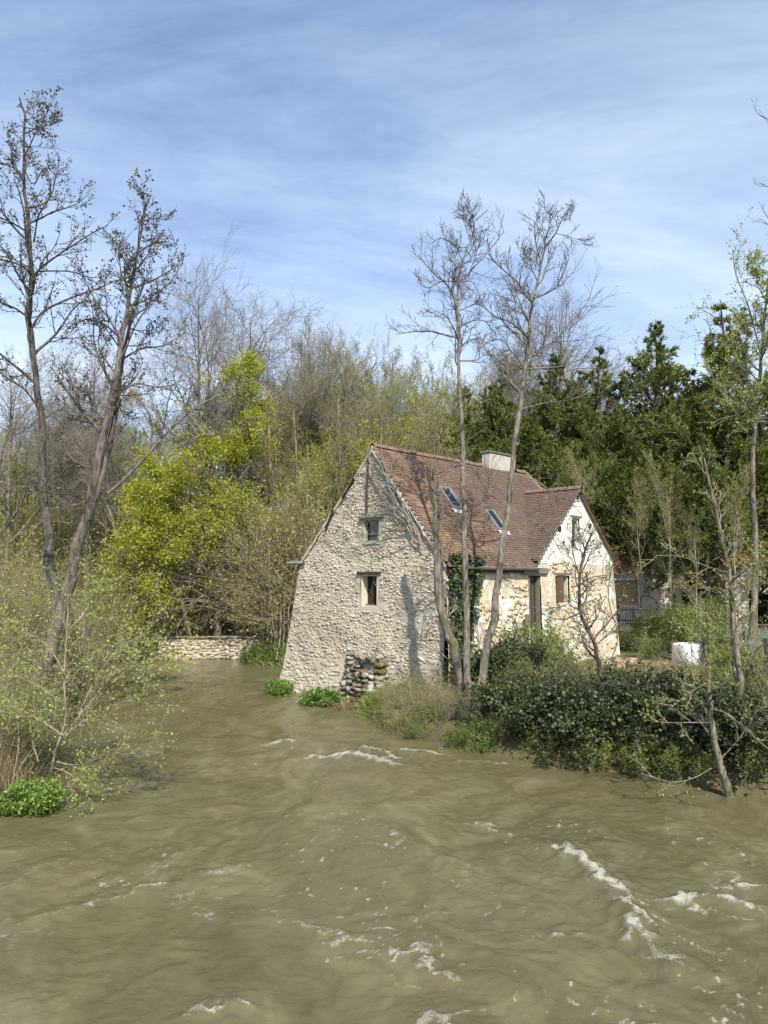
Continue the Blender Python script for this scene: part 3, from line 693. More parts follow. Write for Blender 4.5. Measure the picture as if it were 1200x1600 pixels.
    # ridge tiles: half-round pieces, one by one
    def half_round(l, r):
        a = np.linspace(-.15, math.pi + .15, 7); V = []
        for x, rr in ((-l / 2, r), (l / 2, r * 1.12)):
            for q in a: V.append((x, math.cos(q) * rr, math.sin(q) * rr))
        return np_mesh('ridge_tile', [(np.array(V), [[i, i + 1, i + 8, i + 7] for i in range(6)], 0, True)], [M['ridge']])
    rm = half_round(.40, .12)
    for i in range(26):
        t = .12 + i * .385
        if 7.0 < t < 9.15 or t > HT: continue
        o = link('ridge_tile', rm, rf, (t, APEX_S, APEX_Z + .03 - 0.03 * math.sin(math.pi * t / 10) + rng.normal(0, .008))); o.rotation_euler = (rng.normal(0, .05), rng.normal(0, .02), rng.normal(0, .02))
    for i in range(7):
        o = link('ridge_tile', rm, rf, (WA_T, -.15 + i * .385, WA_Z + .03)); o.rotation_euler = (0, 0, math.pi / 2)
    hd = np.array([LEN - HT, -.18 - APEX_S, EAVE - APEX_Z - KR * .18]); hl = np.linalg.norm(hd)
    for i in range(int(hl / .4)):
        p = np.array([HT, APEX_S, APEX_Z]) + hd * (i * .4 + .2) / hl
        if p[2] < 8.2: break
        o = link('ridge_tile', rm, rf, tuple(p + np.array([0, 0, .03]))); o.rotation_euler = Vector(hd).to_track_quat('X', 'Z').to_euler()
    # verge mortar on both rakes of the river gable and of the wing
    def rake(nm, mat, a, b, wdt, x0, x1, axis):
        a = np.array(a, float); b = np.array(b, float); n = 26; L = []
        for i in range(n + 1):
            p = a + (b - a) * i / n; j = rng.normal(0, .012, 2)
            e = wdt * (1 + rng.normal(0, .18))
            for q, zz in ((x0 + j[0], -e), (x0 + j[1], .05), (x1, .05), (x1, -e)):
                L.append((q, p[0], p[1] + zz) if axis == 'g' else (p[0], q, p[1] + zz))
        Fc = [[4 * i + k, 4 * i + (k + 1) % 4, 4 * i + 4 + (k + 1) % 4, 4 * i + 4 + k] for i in range(n) for k in range(4)] + [[0, 3, 2, 1], [4 * n, 4 * n + 1, 4 * n + 2, 4 * n + 3]]
        return link(nm, np_mesh(nm, [(np.array(L), Fc, 0, False)], [mat]), house)
    rake('verge', M['chimney'], (-.02, EAVE - .05), (APEX_S, APEX_Z), .16, -.10, .12, 'g')['label'] = 'pale mortar verge along the roof edge'
    rake('verge', M['mortar'], (WID + .02, EAVE - .02), (APEX_S, APEX_Z - .04), .10, -.05, .12, 'g')
    rake('verge', M['white_render'], (WT0 - .1, WE - .1), (WA_T, WA_Z), .07, -.26, -.0, 'w')
    rake('verge', M['ridge'], (WT1 + .10, WE - .12), (WA_T, WA_Z), .045, -.25, -.0, 'w')
    # --- roof windows
    for (a, b, c0, d0) in skyl:
        r = link('skylight', None, house); mid = ((a + b) / 2, (c0 + d0) / 2); hw = (b - a) / 2; hl = (d0 - c0) / 2 * math.hypot(1, KR)
        r.location = (mid[0], mid[1], EAVE + KR * mid[1] + .05); r.rotation_euler = (math.atan(KR), 0, 0)
        box_obj('frame', M['frame_grey'], r, (-hw, -hw + .07, -hl, hl, -.03, .10), (hw - .07, hw, -hl, hl, -.03, .10), (-hw + .07, hw - .07, -hl, -hl + .08, -.028, .098), (-hw + .07, hw - .07, hl - .08, hl, -.028, .098), bevel=.008)
        box_obj('pane', M['glass'], r, (-hw + .07, hw - .07, -hl + .08, hl - .08, .05, .06))
        box_obj('room_shade_panel', M['dark'], r, (-hw + .06, hw - .06, -hl + .06, hl - .06, -.045, -.035))  # dark sheet under the pane, its colour stands for attic shade
        box_obj('flashing', M['lead'], r, (-hw - .03, hw + .06, -hl - .22, -hl - .002, .02, .045), bevel=.006)
    # --- chimney, gutter, pipe, irons
    ch = link('chimney', None, house)
    box_obj('stack', M['chimney'], ch, (7.25, 8.95, 3.38, 3.85, 8.7, 10.02), bevel=.03)
    box_obj('cap', M['wood_grey'], ch, (7.2, 9.0, 3.33, 3.9, 10.02, 10.09), bevel=.015)
    a = np.linspace(math.pi, 2 * math.pi, 7); gt = []
    for x in (.6, 5.3):
        for rr in (.075, .068):
            for q in a: gt.append((x, -.27 + math.cos(q) * rr, 4.90 + math.sin(q) * rr))
    gf = [[i, i + 1, i + 15, i + 14] for i in range(6)] + [[i + 8, i + 7, i + 21, i + 22] for i in range(6)]
    link('gutter', np_mesh('gutter', [(np.array(gt), gf, 0, True)], [M['zinc']]), house)
    box_obj('eave_board', M['wood_dark'], house, (.2, 5.3, -.16, -.10, 4.72, 4.92))
    pp, pr = tubes(np.array([[[-.1, 7.2, 5.12], [-.12, 7.7, 5.12], [-.14, 8.2, 5.13]]]), np.full((1, 3), .06), 8)
    link('drain_pipe', np_mesh('drain_pipe', [(pp, pr, 0, True)], [M['zinc']]), house)
    for (s0, z0, s1, z1) in ((5.0, 7.55, 4.35, 8.25), (5.95, 6.35, 5.5, 7.15)):      # iron wall ties
        pp, pr = tubes(np.array([[[-.09, s0, z0], [-.10, (s0 + s1) / 2, (z0 + z1) / 2], [-.09, s1, z1]]]), np.full((1, 3), .035), 6)
        link('wall_tie', np_mesh('wall_tie', [(pp, pr, 0, True)], [M['iron']]), house)
    pp, pr = tubes(np.array([[[-.13, 3.62, 6.9], [-.14, 3.6, 7.6], [-.13, 3.57, 8.3], [-.11, 3.55, 9.1]]]), np.full((1, 4), .03), 6)
    link('vertical_rod', np_mesh('vertical_rod', [(pp, pr, 0, True)], [M['wood_dark']]), house)
    # --- ruined buttress: a stone core with big mossy stones
    bt = link('buttress', None, house)
    bt['label'] = 'ruined mossy stone buttress at the foot of the gable'
    bl = []
    for z in np.arange(-.2, 1.8, .165):
        wd = 0.82 - .12 * max(0, z - .8); 
        for s in np.arange(3.35 - wd, 3.35 + wd, .23):
            if z > 1.4 and rng.random() < .35: continue
            bl.append((s + rng.normal(0, .03), z + rng.normal(0, .03), rng.uniform(.16, .40), rng.uniform(.12, .26), rng.normal(0, .2), rng.uniform(.3, .45)))
    def fr3(s, z): return np.array([-.62 - .16 * max(0, 1.3 - z) + .25 * max(0, z - 1.2) + rng.normal(0, .035) - .10 * math.sin((s - 2.7) * 4.5), s, z]), np.array([[0, -1.0, 0], [-1.0, 0, 0], [0, 0, 1.0]])
    stone_parts(bl, fr3, bt, M['stone_moss'], rng)
    sd = []
    for z in np.arange(-.2, 1.6, .19):
        for x in (-.25, -.5):
            for s in (2.56 + .1 * max(0, z - 1), 4.13 - .1 * max(0, z - 1)): sd.append((x, s, z))
    for (x, s, z) in sd:
        stone_parts([(s, z, .34, .21, rng.normal(0, .1), .36)], lambda a_, b_: (np.array([x + rng.normal(0, .03), a_ + rng.normal(0, .03), b_]), np.array([[1.0, 0, 0], [0, 1.0, 0], [0, 0, 1.0]])), bt, M['stone_moss'], rng)
    cV = boxv(-.72, -.05, 2.56, 4.14, -1, 1.6); cV[4:, 0] += np.array([.2, 0, 0, .2]); cV[4:, 1] += np.array([.2, .2, -.2, -.2])
    link('core', np_mesh('core', [(cV, BOXF, 0, False)], [M['stone_moss']]), bt)
    return house

# ------------------------------------------------------------------ branches and leaves
def tubes(P, R, S):
    """P (N,K,3), R (N,K) -> verts, quads"""
    N, K, _ = P.shape; T = nrm(np.gradient(P, axis=1)); mean = nrm(T.mean(1))
    ref = np.where((np.abs(mean[:, 2]) > 0.75)[:, None], np.array([1.0, 0.13, 0]), np.array([0.05, 0.1, 1.0]))[:, None, :]
    A = nrm(np.cross(T, np.broadcast_to(ref, T.shape))); B = np.cross(T, A)
    q = np.arange(S) * 2 * math.pi / S
    V = P[:, :, None, :] + R[:, :, None, None] * (A[:, :, None, :] * np.cos(q)[None, None, :, None] + B[:, :, None, :] * np.sin(q)[None, None, :, None])
    n, k, s = np.meshgrid(np.arange(N), np.arange(K - 1), np.arange(S), indexing='ij'); s2 = (s + 1) % S
    b = n * K * S
    Fc = np.stack([b + k * S + s, b + k * S + s2, b + (k + 1) * S + s2, b + (k + 1) * S + s], -1).reshape(-1, 4)
    return V.reshape(-1, 3), Fc
def curve(pts, K):
    """Catmull-Rom through pts, K samples evenly along the chord"""
    p = np.asarray(pts, float)
    if len(p) < 3: p = np.array([p[0], (p[0] + p[1]) / 2, p[1]])
    q = np.concatenate([[2 * p[0] - p[1]], p, [2 * p[-1] - p[-2]]]); out = []
    for i in range(len(p) - 1):
        a, b, c, d = q[i], q[i + 1], q[i + 2], q[i + 3]; t = np.linspace(0, 1, 9)[:-1, None]
        out.append(0.5 * (2 * b + (c - a) * t + (2 * a - 5 * b + 4 * c - d) * t ** 2 + (3 * b - 3 * c + d - a) * t ** 3))
    o = np.concatenate(out + [p[-1:]]); L = np.concatenate([[0], np.cumsum(np.linalg.norm(np.diff(o, axis=0), axis=1))])
    u = np.linspace(0, L[-1], K); return np.stack([np.interp(u, L, o[:, j]) for j in range(3)], 1)
def grow(P, R, rng, n, t0, t1, length, ang, K=6, up=0.0, wig=0.15, rr=0.6, rmin=0.004, tip=0.3, prof=None, jit=0.35, spread=0.25, bias=None):
    """n children for each parent branch; returns P,R of the children"""
    N, KP, _ = P.shape
    t = (np.arange(n)[None, :] + rng.random((N, n))) / n; t = t0 + (t1 - t0) * t
    x = t * (KP - 1); i = np.minimum(x.astype(int), KP - 2); f = (x - i)[..., None]; ar = np.arange(N)[:, None]
    o = P[ar, i] * (1 - f) + P[ar, i + 1] * f; T = nrm(P[ar, i + 1] - P[ar, i]); r = R[ar, i] * (1 - f[..., 0]) + R[ar, i + 1] * f[..., 0]
    rv = nrm(rng.normal(size=(N, n, 3)))
    if bias is not None: rv = nrm(rv + np.asarray(bias))
    side = nrm(np.cross(np.cross(T, rv), T))
    a = np.radians(ang) * (1 + spread * rng.normal(size=(N, n)))[..., None]
    D = nrm(np.cos(a) * T + np.sin(a) * side)
    Lp = np.linalg.norm(np.diff(P, axis=1), axis=2).sum(1)[:, None]
    L = length * (Lp if length < 1.0 and isinstance(length, float) else 1.0) if not callable(length) else length(t, Lp)
    if prof is not None: L = L * prof(t)
    L = L * (1 + jit * (rng.random((N, n)) * 2 - 1)); L = np.broadcast_to(L, (N, n))
    M_ = N * n; o = o.reshape(M_, 3); D = D.reshape(M_, 3); L = L.reshape(M_); r0 = np.maximum(r.reshape(M_) * rr, rmin)
    r0 = np.minimum(r0, np.maximum(L * 0.035, rmin))
    pts = [o]; p = o.copy(); w = rng.normal(size=(M_, 3)) * wig
    for k in range(K - 1):
        w = 0.5 * w + rng.normal(size=(M_, 3)) * wig
        D = nrm(D + w + np.array([0, 0, up])); p = p + D * (L / (K - 1))[:, None]; pts.append(p)
    return np.stack(pts, 1), r0[:, None] * np.linspace(1, tip, K)[None, :]
def leaf_at(P, rng, m, size, t0=0.2, width=0.6, spread=0.5, droop=0.0, off=0.03, flat=0.6, szj=0.4, tang=0.6):
    """m leaf blades on each twig -> verts, quads"""
    N, K, _ = P.shape; t = t0 + (1 - t0) * rng.random((N, m)); x = t * (K - 1); i = np.minimum(x.astype(int), K - 2); f = (x - i)[..., None]; ar = np.arange(N)[:, None]
    o = (P[ar, i] * (1 - f) + P[ar, i + 1] * f).reshape(-1, 3); T = nrm(P[ar, i + 1] - P[ar, i]).reshape(-1, 3); Mn = len(o)
    d = nrm(T * tang + rng.normal(size=(Mn, 3)) * spread + np.array([0, 0, -droop])); o = o + rng.normal(size=(Mn, 3)) * off
    return blades(o, d, size * (1 + szj * (rng.random(Mn) * 2 - 1)), width, rng, flat)
def blades(o, d, L, width, rng, flat=0.6):
    Mn = len(o); nrmv = nrm(rng.normal(size=(Mn, 3)) + np.array([0, 0, flat * 1.5])); s = nrm(np.cross(d, nrmv)); up = np.cross(s, d)
    L = np.broadcast_to(L, (Mn,))[:, None]
    V = np.stack([o, o + d * L * .45 + s * L * width * .5 + up * L * .06, o + d * L - up * L * .05, o + d * L * .45 - s * L * width * .5 + up * L * .06], 1)
    return V.reshape(-1, 3), np.arange(Mn * 4).reshape(-1, 4)
def cat(*sets):
    V = []; Fc = []; o = 0
    for v, f in sets: V.append(v); Fc.append(f + o); o += len(v)
    return np.concatenate(V), np.concatenate(Fc)
def stack(*PR):
    return np.concatenate([p for p, r in PR]), np.concatenate([r for p, r in PR])
def stem(pts, r0, r1, K=22, power=0.8):
    p = curve(pts, K); return p[None], (r1 + (r0 - r1) * (1 - np.linspace(0, 1, K)) ** power)[None]
def plant(name, base, trunk_sets, twig_sets, leaf_sets, mats, label, cat_, group=None, trunk_name='trunk', crown_name='crown'):
    """mats: (bark, twig, leaf); sets are (V,F) in world space; base = origin"""
    b = np.asarray(base, float)
    root = empty(name, tuple(b), 0, label=label, cat=cat_, group=group)
    if trunk_sets: link(trunk_name, np_mesh(trunk_name, [(v - b, f, 0, True) for v, f in trunk_sets], [mats[0]]), root)
    parts = [(v - b, f, 0, True) for v, f in twig_sets] + [(v - b, f, 1, False) for v, f in leaf_sets]
    if parts: link(crown_name, np_mesh(crown_name, parts, [mats[1], mats[2]]), root)
    return root
def pxl(pts, Y, dy=0.0, rng=None):
    """points seen at pixels -> points in space at depth Y (a number, or one for each point)"""
    Ys = np.broadcast_to(np.asarray(Y, float), (len(pts),)) if not isinstance(Y, tuple) else np.linspace(Y[0], Y[1], len(pts))
    return np.array([at_y(x, y, d) for (x, y), d in zip(pts, Ys)])

HOUSE = build_house()

# ------------------------------------------------------------------ trees
def alder(name, label, trunk, Y, r0, limbs, seed, bark, twig, leaf, n1=26, n2=9, n3=6, leaf_n=0, leaf_size=.07, t_lo=0.4, up=0.10, len1=2.6, extra=(), group=None, cone_n=0, cat_='tree', r1=.02, len2=.34, len3=.42, ang1=58, base_flare=1.0, powr=0.8):
    rng = np.random.default_rng(seed)
    tp = pxl(trunk, Y) if not isinstance(trunk, np.ndarray) else trunk
    tP, tR = stem(tp, r0, r1, 30, powr)
    tR[0, :3] *= np.array([1.5, 1.22, 1.06]); tR = tR * (1 + rng.normal(0, .055, tR.shape)); tP[0, 1:-1] += rng.normal(0, 1, (28, 3)) * (tR[0, 1:-1, None] * .16)
    ex = [stem(pxl(p, y), ra, rb, 24) for p, y, ra, rb in extra]
    lm = [stem(pxl(p, y), ra * .6, .011, 14, .9) for p, y, ra in limbs]
    auto = grow(tP, tR, rng, n1, t_lo, 0.97, lambda t, Lp: len1, ang1, 14, up, .10, .55, .012, .2, lambda t: 0.35 + 0.9 * np.sin(np.clip((1.05 - t) / (1.05 - t_lo), 0, 1) * 1.9))
    sets1 = [auto] + lm
    for e in ex: sets1.append(grow(*e, rng, max(6, n1 // 2), .4, .97, lambda t, Lp: len1 * .8, ang1, 14, up, .10, .5, .012, .2))
    L1 = stack(*sets1)
    L2 = grow(*L1, rng, n2, .18, 1.0, lambda t, Lp: np.maximum(len2 * Lp, .45), 46, 7, up * .8, .10, .55, .009, .4, lambda t: 1.15 - .5 * t)
    L3 = grow(*L2, rng, n3, .15, 1.0, lambda t, Lp: np.maximum(len3 * Lp, .22), 36, 4, up * .8, .11, .6, .0065, .6)
    tw = [tubes(*L2, 4), tubes(*L3, 3)]
    lf = []
    if leaf_n: lf.append(leaf_at(L3[0], rng, leaf_n, leaf_size, .1, .75, .8, 0.1, .03))
    if cone_n: lf.append(leaf_at(L3[0], rng, cone_n, .035, .5, .8, 1.0, .4, .015))
    tk = [tubes(tP, tR, 12)] + [tubes(*e, 9) for e in ex] + [tubes(*L1, 6)]
    return plant(name, tp[0], tk, tw, lf, (bark, twig, leaf), label, cat_, group)

# two tall alders on the left bank
alder('alder_tree', 'tallest alder on the left bank, straight dark trunk, tiny leaves against the sky',
      [(70, 1085), (84, 1010), (86, 940), (81, 895), (75, 850), (69, 790), (66, 730), (66, 655), (56, 606), (56, 580), (46, 510), (42, 493), (49, 453), (48, 411), (46, 355), (42, 321), (37, 287), (38, 251), (37, 214), (39, 181), (30, 152)], 22.5, .175,
      [([(52, 434), (62, 420), (93, 397), (121, 379), (146, 363), (169, 352)], (22.5, 21.6), .06), ([(53, 378), (60, 338), (76, 310), (80, 280)], (22.5, 22), .05),
       ([(50, 512), (67, 487), (107, 467), (152, 451), (180, 439), (206, 432)], (22.5, 22.9), .07), ([(58, 424), (107, 424), (146, 434), (160, 420)], (22.5, 23.4), .04),
       ([(43, 495), (20, 480), (-20, 465)], (22.5, 22), .055), ([(48, 420), (20, 405), (-25, 395)], (22.5, 23), .05), ([(46, 365), (22, 350), (-20, 330)], (22.5, 21.8), .05),
       ([(38, 285), (20, 262), (-10, 250)], (22.5, 22), .04), ([(38, 265), (52, 288), (70, 262), (85, 272)], (22.5, 22.6), .035), ([(37, 210), (60, 200), (90, 192)], (22.5, 22), .03),
       ([(66, 648), (40, 610), (10, 590), (-20, 560)], (22.5, 22), .06), ([(67, 740), (40, 755), (0, 770), (-30, 780)], (22.5, 21.5), .055), ([(68, 655), (95, 640), (120, 655), (150, 665)], (22.5, 23), .045)],
      101, M['bark_alder'], M['twig_dark'], M['leaf_alder'], n1=16, n2=9, n3=6, leaf_n=3, leaf_size=.07, t_lo=.5, len1=2.0, powr=.9)
alder('alder_tree', 'leaning twin-stemmed alder with a knotted reddish base on the left bank',
      [(46, 1100), (62, 1062), (82, 1008), (100, 950), (112, 906), (120, 857), (136, 812), (142, 775), (150, 737), (163, 681), (174, 625), (185, 569), (190, 529), (200, 481), (205, 448), (214, 400), (222, 355), (225, 327), (236, 304)], 21.5, .215,
      [([(168, 772), (202, 741), (240, 700), (281, 657), (330, 623), (378, 612)], (21.5, 22.5), .085), ([(205, 450), (235, 440), (262, 425), (285, 412)], (21.5, 22), .045), ([(200, 478), (225, 470), (258, 448), (278, 425)], (21.5, 22), .05),
       ([(190, 530), (160, 505), (130, 500), (110, 520)], (21.5, 21), .05), ([(215, 395), (240, 380), (262, 378)], (21.5, 22), .035), ([(150, 735), (115, 720), (95, 690), (80, 690)], (21.5, 20.8), .06),
       ([(163, 680), (130, 640), (110, 600), (100, 570)], (21.5, 22.5), .06), ([(186, 565), (220, 545), (255, 540), (290, 520)], (21.5, 22.3), .06), ([(174, 625), (210, 600), (245, 605), (280, 600)], (21.5, 21), .05), ([(142, 780), (110, 790), (75, 770), (40, 760)], (21.5, 20.5), .05)],
      102, M['bark_red'], M['twig_dark'], M['leaf_alder'], n1=14, n2=9, n3=6, leaf_n=3, leaf_size=.07, t_lo=.5, len1=1.8, powr=1.1,
      extra=[([(138, 812), (158, 745), (172, 690), (183, 630), (190, 570), (205, 500), (226, 440)], (21.5, 22.2), .11, .02)])

# three alders at the foot of the gable
YB = 22.3
alder('alder_tree', 'tall straight bare alder before the tile roof, left of two, open round top',
      [(733, 1142), (730, 1050), (729, 960), (727, 870), (724, 780), (723, 700), (722, 667), (718, 617), (717, 567), (717, 533), (715, 480), (717, 440), (723, 407), (737, 373), (743, 343), (762, 328)], YB, .125,
      [([(715, 482), (700, 447), (677, 427), (653, 398)], (YB, YB - .6), .045), ([(717, 468), (733, 427), (757, 400), (787, 362)], (YB, YB + .5), .05), ([(715, 528), (690, 522), (663, 517), (618, 522)], (YB, YB - .4), .045),
       ([(717, 564), (747, 562), (750, 545), (770, 530)], (YB, YB + .6), .04), ([(716, 486), (735, 478), (752, 472)], (YB, YB), .03), ([(722, 406), (710, 385), (690, 372), (675, 380)], (YB, YB + .4), .03), ([(718, 440), (690, 440), (668, 450), (652, 440)], (YB, YB + .3), .03), ([(718, 510), (745, 500), (770, 505)], (YB, YB - .8), .03)],
      103, M['bark_pale'], M['twig_dark'], M['leaf_alder'], n1=16, n2=9, n3=6, cone_n=1, t_lo=.66, len1=1.15, up=.12, r1=.012, len2=.42, powr=.95)
alder('alder_tree', 'tall bare alder with a crooked foot and leaning forked top before the wing',
      [(742, 1148), (746, 1096), (756, 1045), (759, 1003), (773, 975), (776, 919), (784, 863), (793, 801), (798, 750), (805, 680), (810, 653), (815, 617), (820, 577), (825, 543), (827, 513), (830, 477), (838, 453), (845, 417), (850, 390), (867, 367), (883, 333), (895, 316)], 21.8, .135,
      [([(830, 472), (813, 447), (800, 433), (777, 413), (763, 395)], (21.8, 21.4), .05), ([(833, 467), (867, 450), (883, 420), (890, 400)], (21.8, 22.4), .05), ([(826, 530), (800, 505), (770, 492), (750, 470)], (21.8, 22), .05), ([(824, 560), (860, 540), (895, 500), (920, 470)], (21.8, 22.6), .05),
       ([(820, 577), (850, 575), (880, 572), (910, 560)], (21.8, 21.2), .045), ([(815, 615), (790, 590), (775, 560), (760, 550)], (21.8, 21.6), .04), ([(846, 415), (837, 380), (835, 345)], (21.8, 22), .03), ([(800, 740), (840, 752), (870, 775), (905, 785)], (21.8, 21.2), .035),
       ([(812, 640), (850, 630), (890, 625), (930, 610)], (21.8, 22), .035), ([(795, 795), (765, 770), (735, 735), (705, 715)], (21.8, 21.4), .03), ([(795, 800), (830, 812), (860, 835), (880, 870)], (21.8, 21.2), .03)],
      104, M['bark_pale'], M['twig_dark'], M['leaf_alder'], n1=20, n2=9, n3=6, cone_n=1, t_lo=.6, len1=1.3, up=.12, r1=.01, len2=.42, powr=.95)
alder('broken_tree', 'broken alder stump trunk with a snapped top beside the gable corner',
      [(727, 1138), (724, 1095), (717, 1040), (700, 990), (688, 945), (683, 900), (684, 860), (682, 810), (675, 760), (672, 722)], 22.6, .17,
      [([(683, 812), (715, 800), (735, 775)], (22.6, 22.2), .02), ([(684, 880), (700, 850), (712, 845)], (22.6, 22.2), .02), ([(725, 1060), (700, 1030), (660, 1000), (640, 985)], (22.6, 22.0), .03), ([(676, 770), (700, 735), (720, 728)], (22.6, 22.9), .018), ([(684, 850), (650, 848), (625, 858), (605, 872)], (22.6, 22.2), .02)],
      105, M['bark_pale'], M['twig_grey'], M['leaf_bud'], n1=8, n2=5, n3=4, leaf_n=1, leaf_size=.05, t_lo=.3, len1=.8, r1=.085, powr=.9)

# slim trees on the right bank
alder('sapling', 'slim curved dark sapling forking before the white wing',
      [(948, 1190), (945, 1130), (938, 1060), (930, 1010), (915, 978), (905, 950), (906, 900), (914, 860), (926, 832)], 19.5, .075,
      [([(930, 1008), (950, 992), (962, 975)], (19.5, 19.8), .025), ([(908, 955), (885, 945), (865, 955)], (19.5, 19.2), .022), ([(906, 905), (895, 860), (898, 820)], (19.5, 19.8), .025), ([(938, 1060), (965, 1000), (950, 930), (962, 860)], (19.5, 19.9), .02)],
      106, M['bark_alder'], M['twig_dark'], M['leaf_bud'], n1=16, n2=6, n3=5, leaf_n=2, leaf_size=.045, t_lo=.4, len1=.8, len3=.5)
alder('riverside_tree', 'slim pale tree leaning at the water edge, long bare side branches',
      [(1141, 1250), (1125, 1194), (1114, 1143), (1108, 1095), (1107, 1053), (1102, 1019), (1096, 985)], 15.9, .085,
      [([(1109, 1107), (1136, 1115), (1161, 1137), (1198, 1168), (1225, 1190)], (15.9, 15.4), .028), ([(1108, 1129), (1080, 1129), (1040, 1129), (1010, 1125)], (15.9, 15.5), .022), ([(1105, 1067), (1080, 1081), (1049, 1105)], (15.9, 15.4), .022),
       ([(1122, 1190), (1150, 1160), (1172, 1130), (1185, 1108), (1215, 1103)], (15.9, 15.3), .028), ([(1112, 1200), (1085, 1215), (1050, 1222), (1000, 1208)], (15.9, 15.2), .02), ([(1108, 1090), (1080, 1050), (1060, 1020)], (15.9, 16), .02)],
      107, M['bark_pale'], M['twig_tan'], M['leaf_shrub'], n1=6, n2=5, n3=4, leaf_n=5, leaf_size=.05, t_lo=.3, len1=.6, len3=.45, len2=.3)
alder('riverside_tree', 'tall slim grey tree right of the white bag, reaching up to the conifers',
      [(1154, 1228), (1159, 1137), (1156, 1053), (1147, 997), (1145, 941), (1139, 893), (1128, 842), (1119, 800), (1108, 755), (1100, 715)], 16.8, .085,
      [([(1139, 895), (1105, 885), (1065, 870), (1025, 868)], (16.8, 16.4), .022), ([(1146, 960), (1165, 930), (1185, 900)], (16.8, 17), .02), ([(1146, 985), (1110, 960), (1080, 920)], (16.8, 16.4), .02), ([(1157, 1060), (1180, 1020), (1200, 1000)], (16.8, 16.2), .02), ([(1145, 945), (1125, 925), (1095, 915)], (16.8, 17), .018)],
      108, M['bark_pale'], M['twig_tan'], M['leaf_bud'], n1=10, n2=5, n3=4, leaf_n=3, leaf_size=.05, t_lo=.25, len1=.8, len3=.45)
alder('garden_tree', 'thicker pale trunk rising at the right edge before the conifers',
      [(1176, 1000), (1178, 969), (1181, 884), (1178, 800), (1176, 720), (1182, 640), (1190, 560), (1196, 480), (1206, 400)], 27, .12,
      [([(1181, 900), (1200, 870), (1230, 850)], (27, 26.5), .06), ([(1177, 700), (1160, 660), (1130, 620), (1100, 560)], (27, 26), .05), ([(1185, 620), (1150, 560), (1120, 500), (1090, 480)], (27, 26), .05), ([(1190, 560), (1170, 480), (1150, 430), (1145, 390)], (27, 26.5), .05), ([(1182, 640), (1210, 600), (1240, 560)], (27, 26), .05)],
      109, M['bark_pale'], M['twig_grey'], M['leaf_willow'], n1=26, n2=9, n3=6, leaf_n=6, leaf_size=.075, t_lo=.5, len1=1.9, len3=.5, up=.06)
alder('garden_tree', 'grey bare tree just outside the right edge, dark twig tips in the sky',
      [(1245, 1030), (1250, 800), (1255, 600), (1250, 400), (1262, 250), (1280, 120)], 24, .2,
      [([(1250, 400), (1225, 370), (1204, 345), (1193, 330)], (24, 23.6), .03), ([(1255, 350), (1225, 310), (1200, 292), (1186, 286)], (24, 24.2), .03), ([(1260, 260), (1230, 215), (1205, 190), (1188, 180)], (24, 23.8), .025)],
      110, M['bark_alder'], M['twig_dark'], M['leaf_alder'], n1=10, n2=5, n3=3, cone_n=0, t_lo=.6, len1=1.0)

# ---- templates for the wood behind (height 1 unit = 1 m, tree stands on z=0)
def tmpl_bare(seed, hgt, r0, n1, len1, ang, up, lean=0.0, fork=0, bark=None, twig=None, leaf=None, leaf_n=0, leaf_size=.06, t_lo=.3, n2=9, n3=6, len3=.45, wig=.12, fang=24):
    rng = np.random.default_rng(seed)
    K = 26; z = np.linspace(0, hgt, 8); wob = np.cumsum(rng.normal(0, hgt * .009, (8, 2)), 0); wob[0] = 0
    pts = np.stack([wob[:, 0] + lean * (z / hgt) ** 1.4 * hgt * .25, wob[:, 1], z], 1)
    tP, tR = stem(pts, r0, .015, K, .8); tR[0, :2] *= np.array([1.4, 1.1])
    st = [(tP, tR)]
    if fork: st.append(grow(tP, tR, rng, fork, .3, .62, hgt * .45, fang, K, .05, .06, .75, .03, .15))
    S = stack(*st)
    L1 = grow(*S, rng, n1, t_lo, .98, len1, ang, 12, up, wig * .8, .5, .012, .2, lambda t: .3 + 1.0 * np.sin(np.clip((1.08 - t) / (1.08 - t_lo), 0, 1) * 2.2))
    L2 = grow(*L1, rng, n2, .15, 1, .42, 42, 6, up, wig, .55, .008, .35, lambda t: 1.15 - .5 * t)
    L3 = grow(*L2, rng, n3, .1, 1, len3, 36, 4, up, wig, .6, .0055, .5)
    lf = [leaf_at(L3[0], rng, leaf_n, leaf_size, .2, .7, .8)] if leaf_n else []
    tk = np_mesh('trunk', [(*tubes(*S, 8), 0, True), (*tubes(*L1, 5), 0, True)], [bark])
    cr = np_mesh('crown', [(*tubes(*L2, 3), 0, True), (*tubes(*L3, 3), 0, True)] + [(v, f, 1, False) for v, f in lf], [twig, leaf or twig])
    return tk, cr
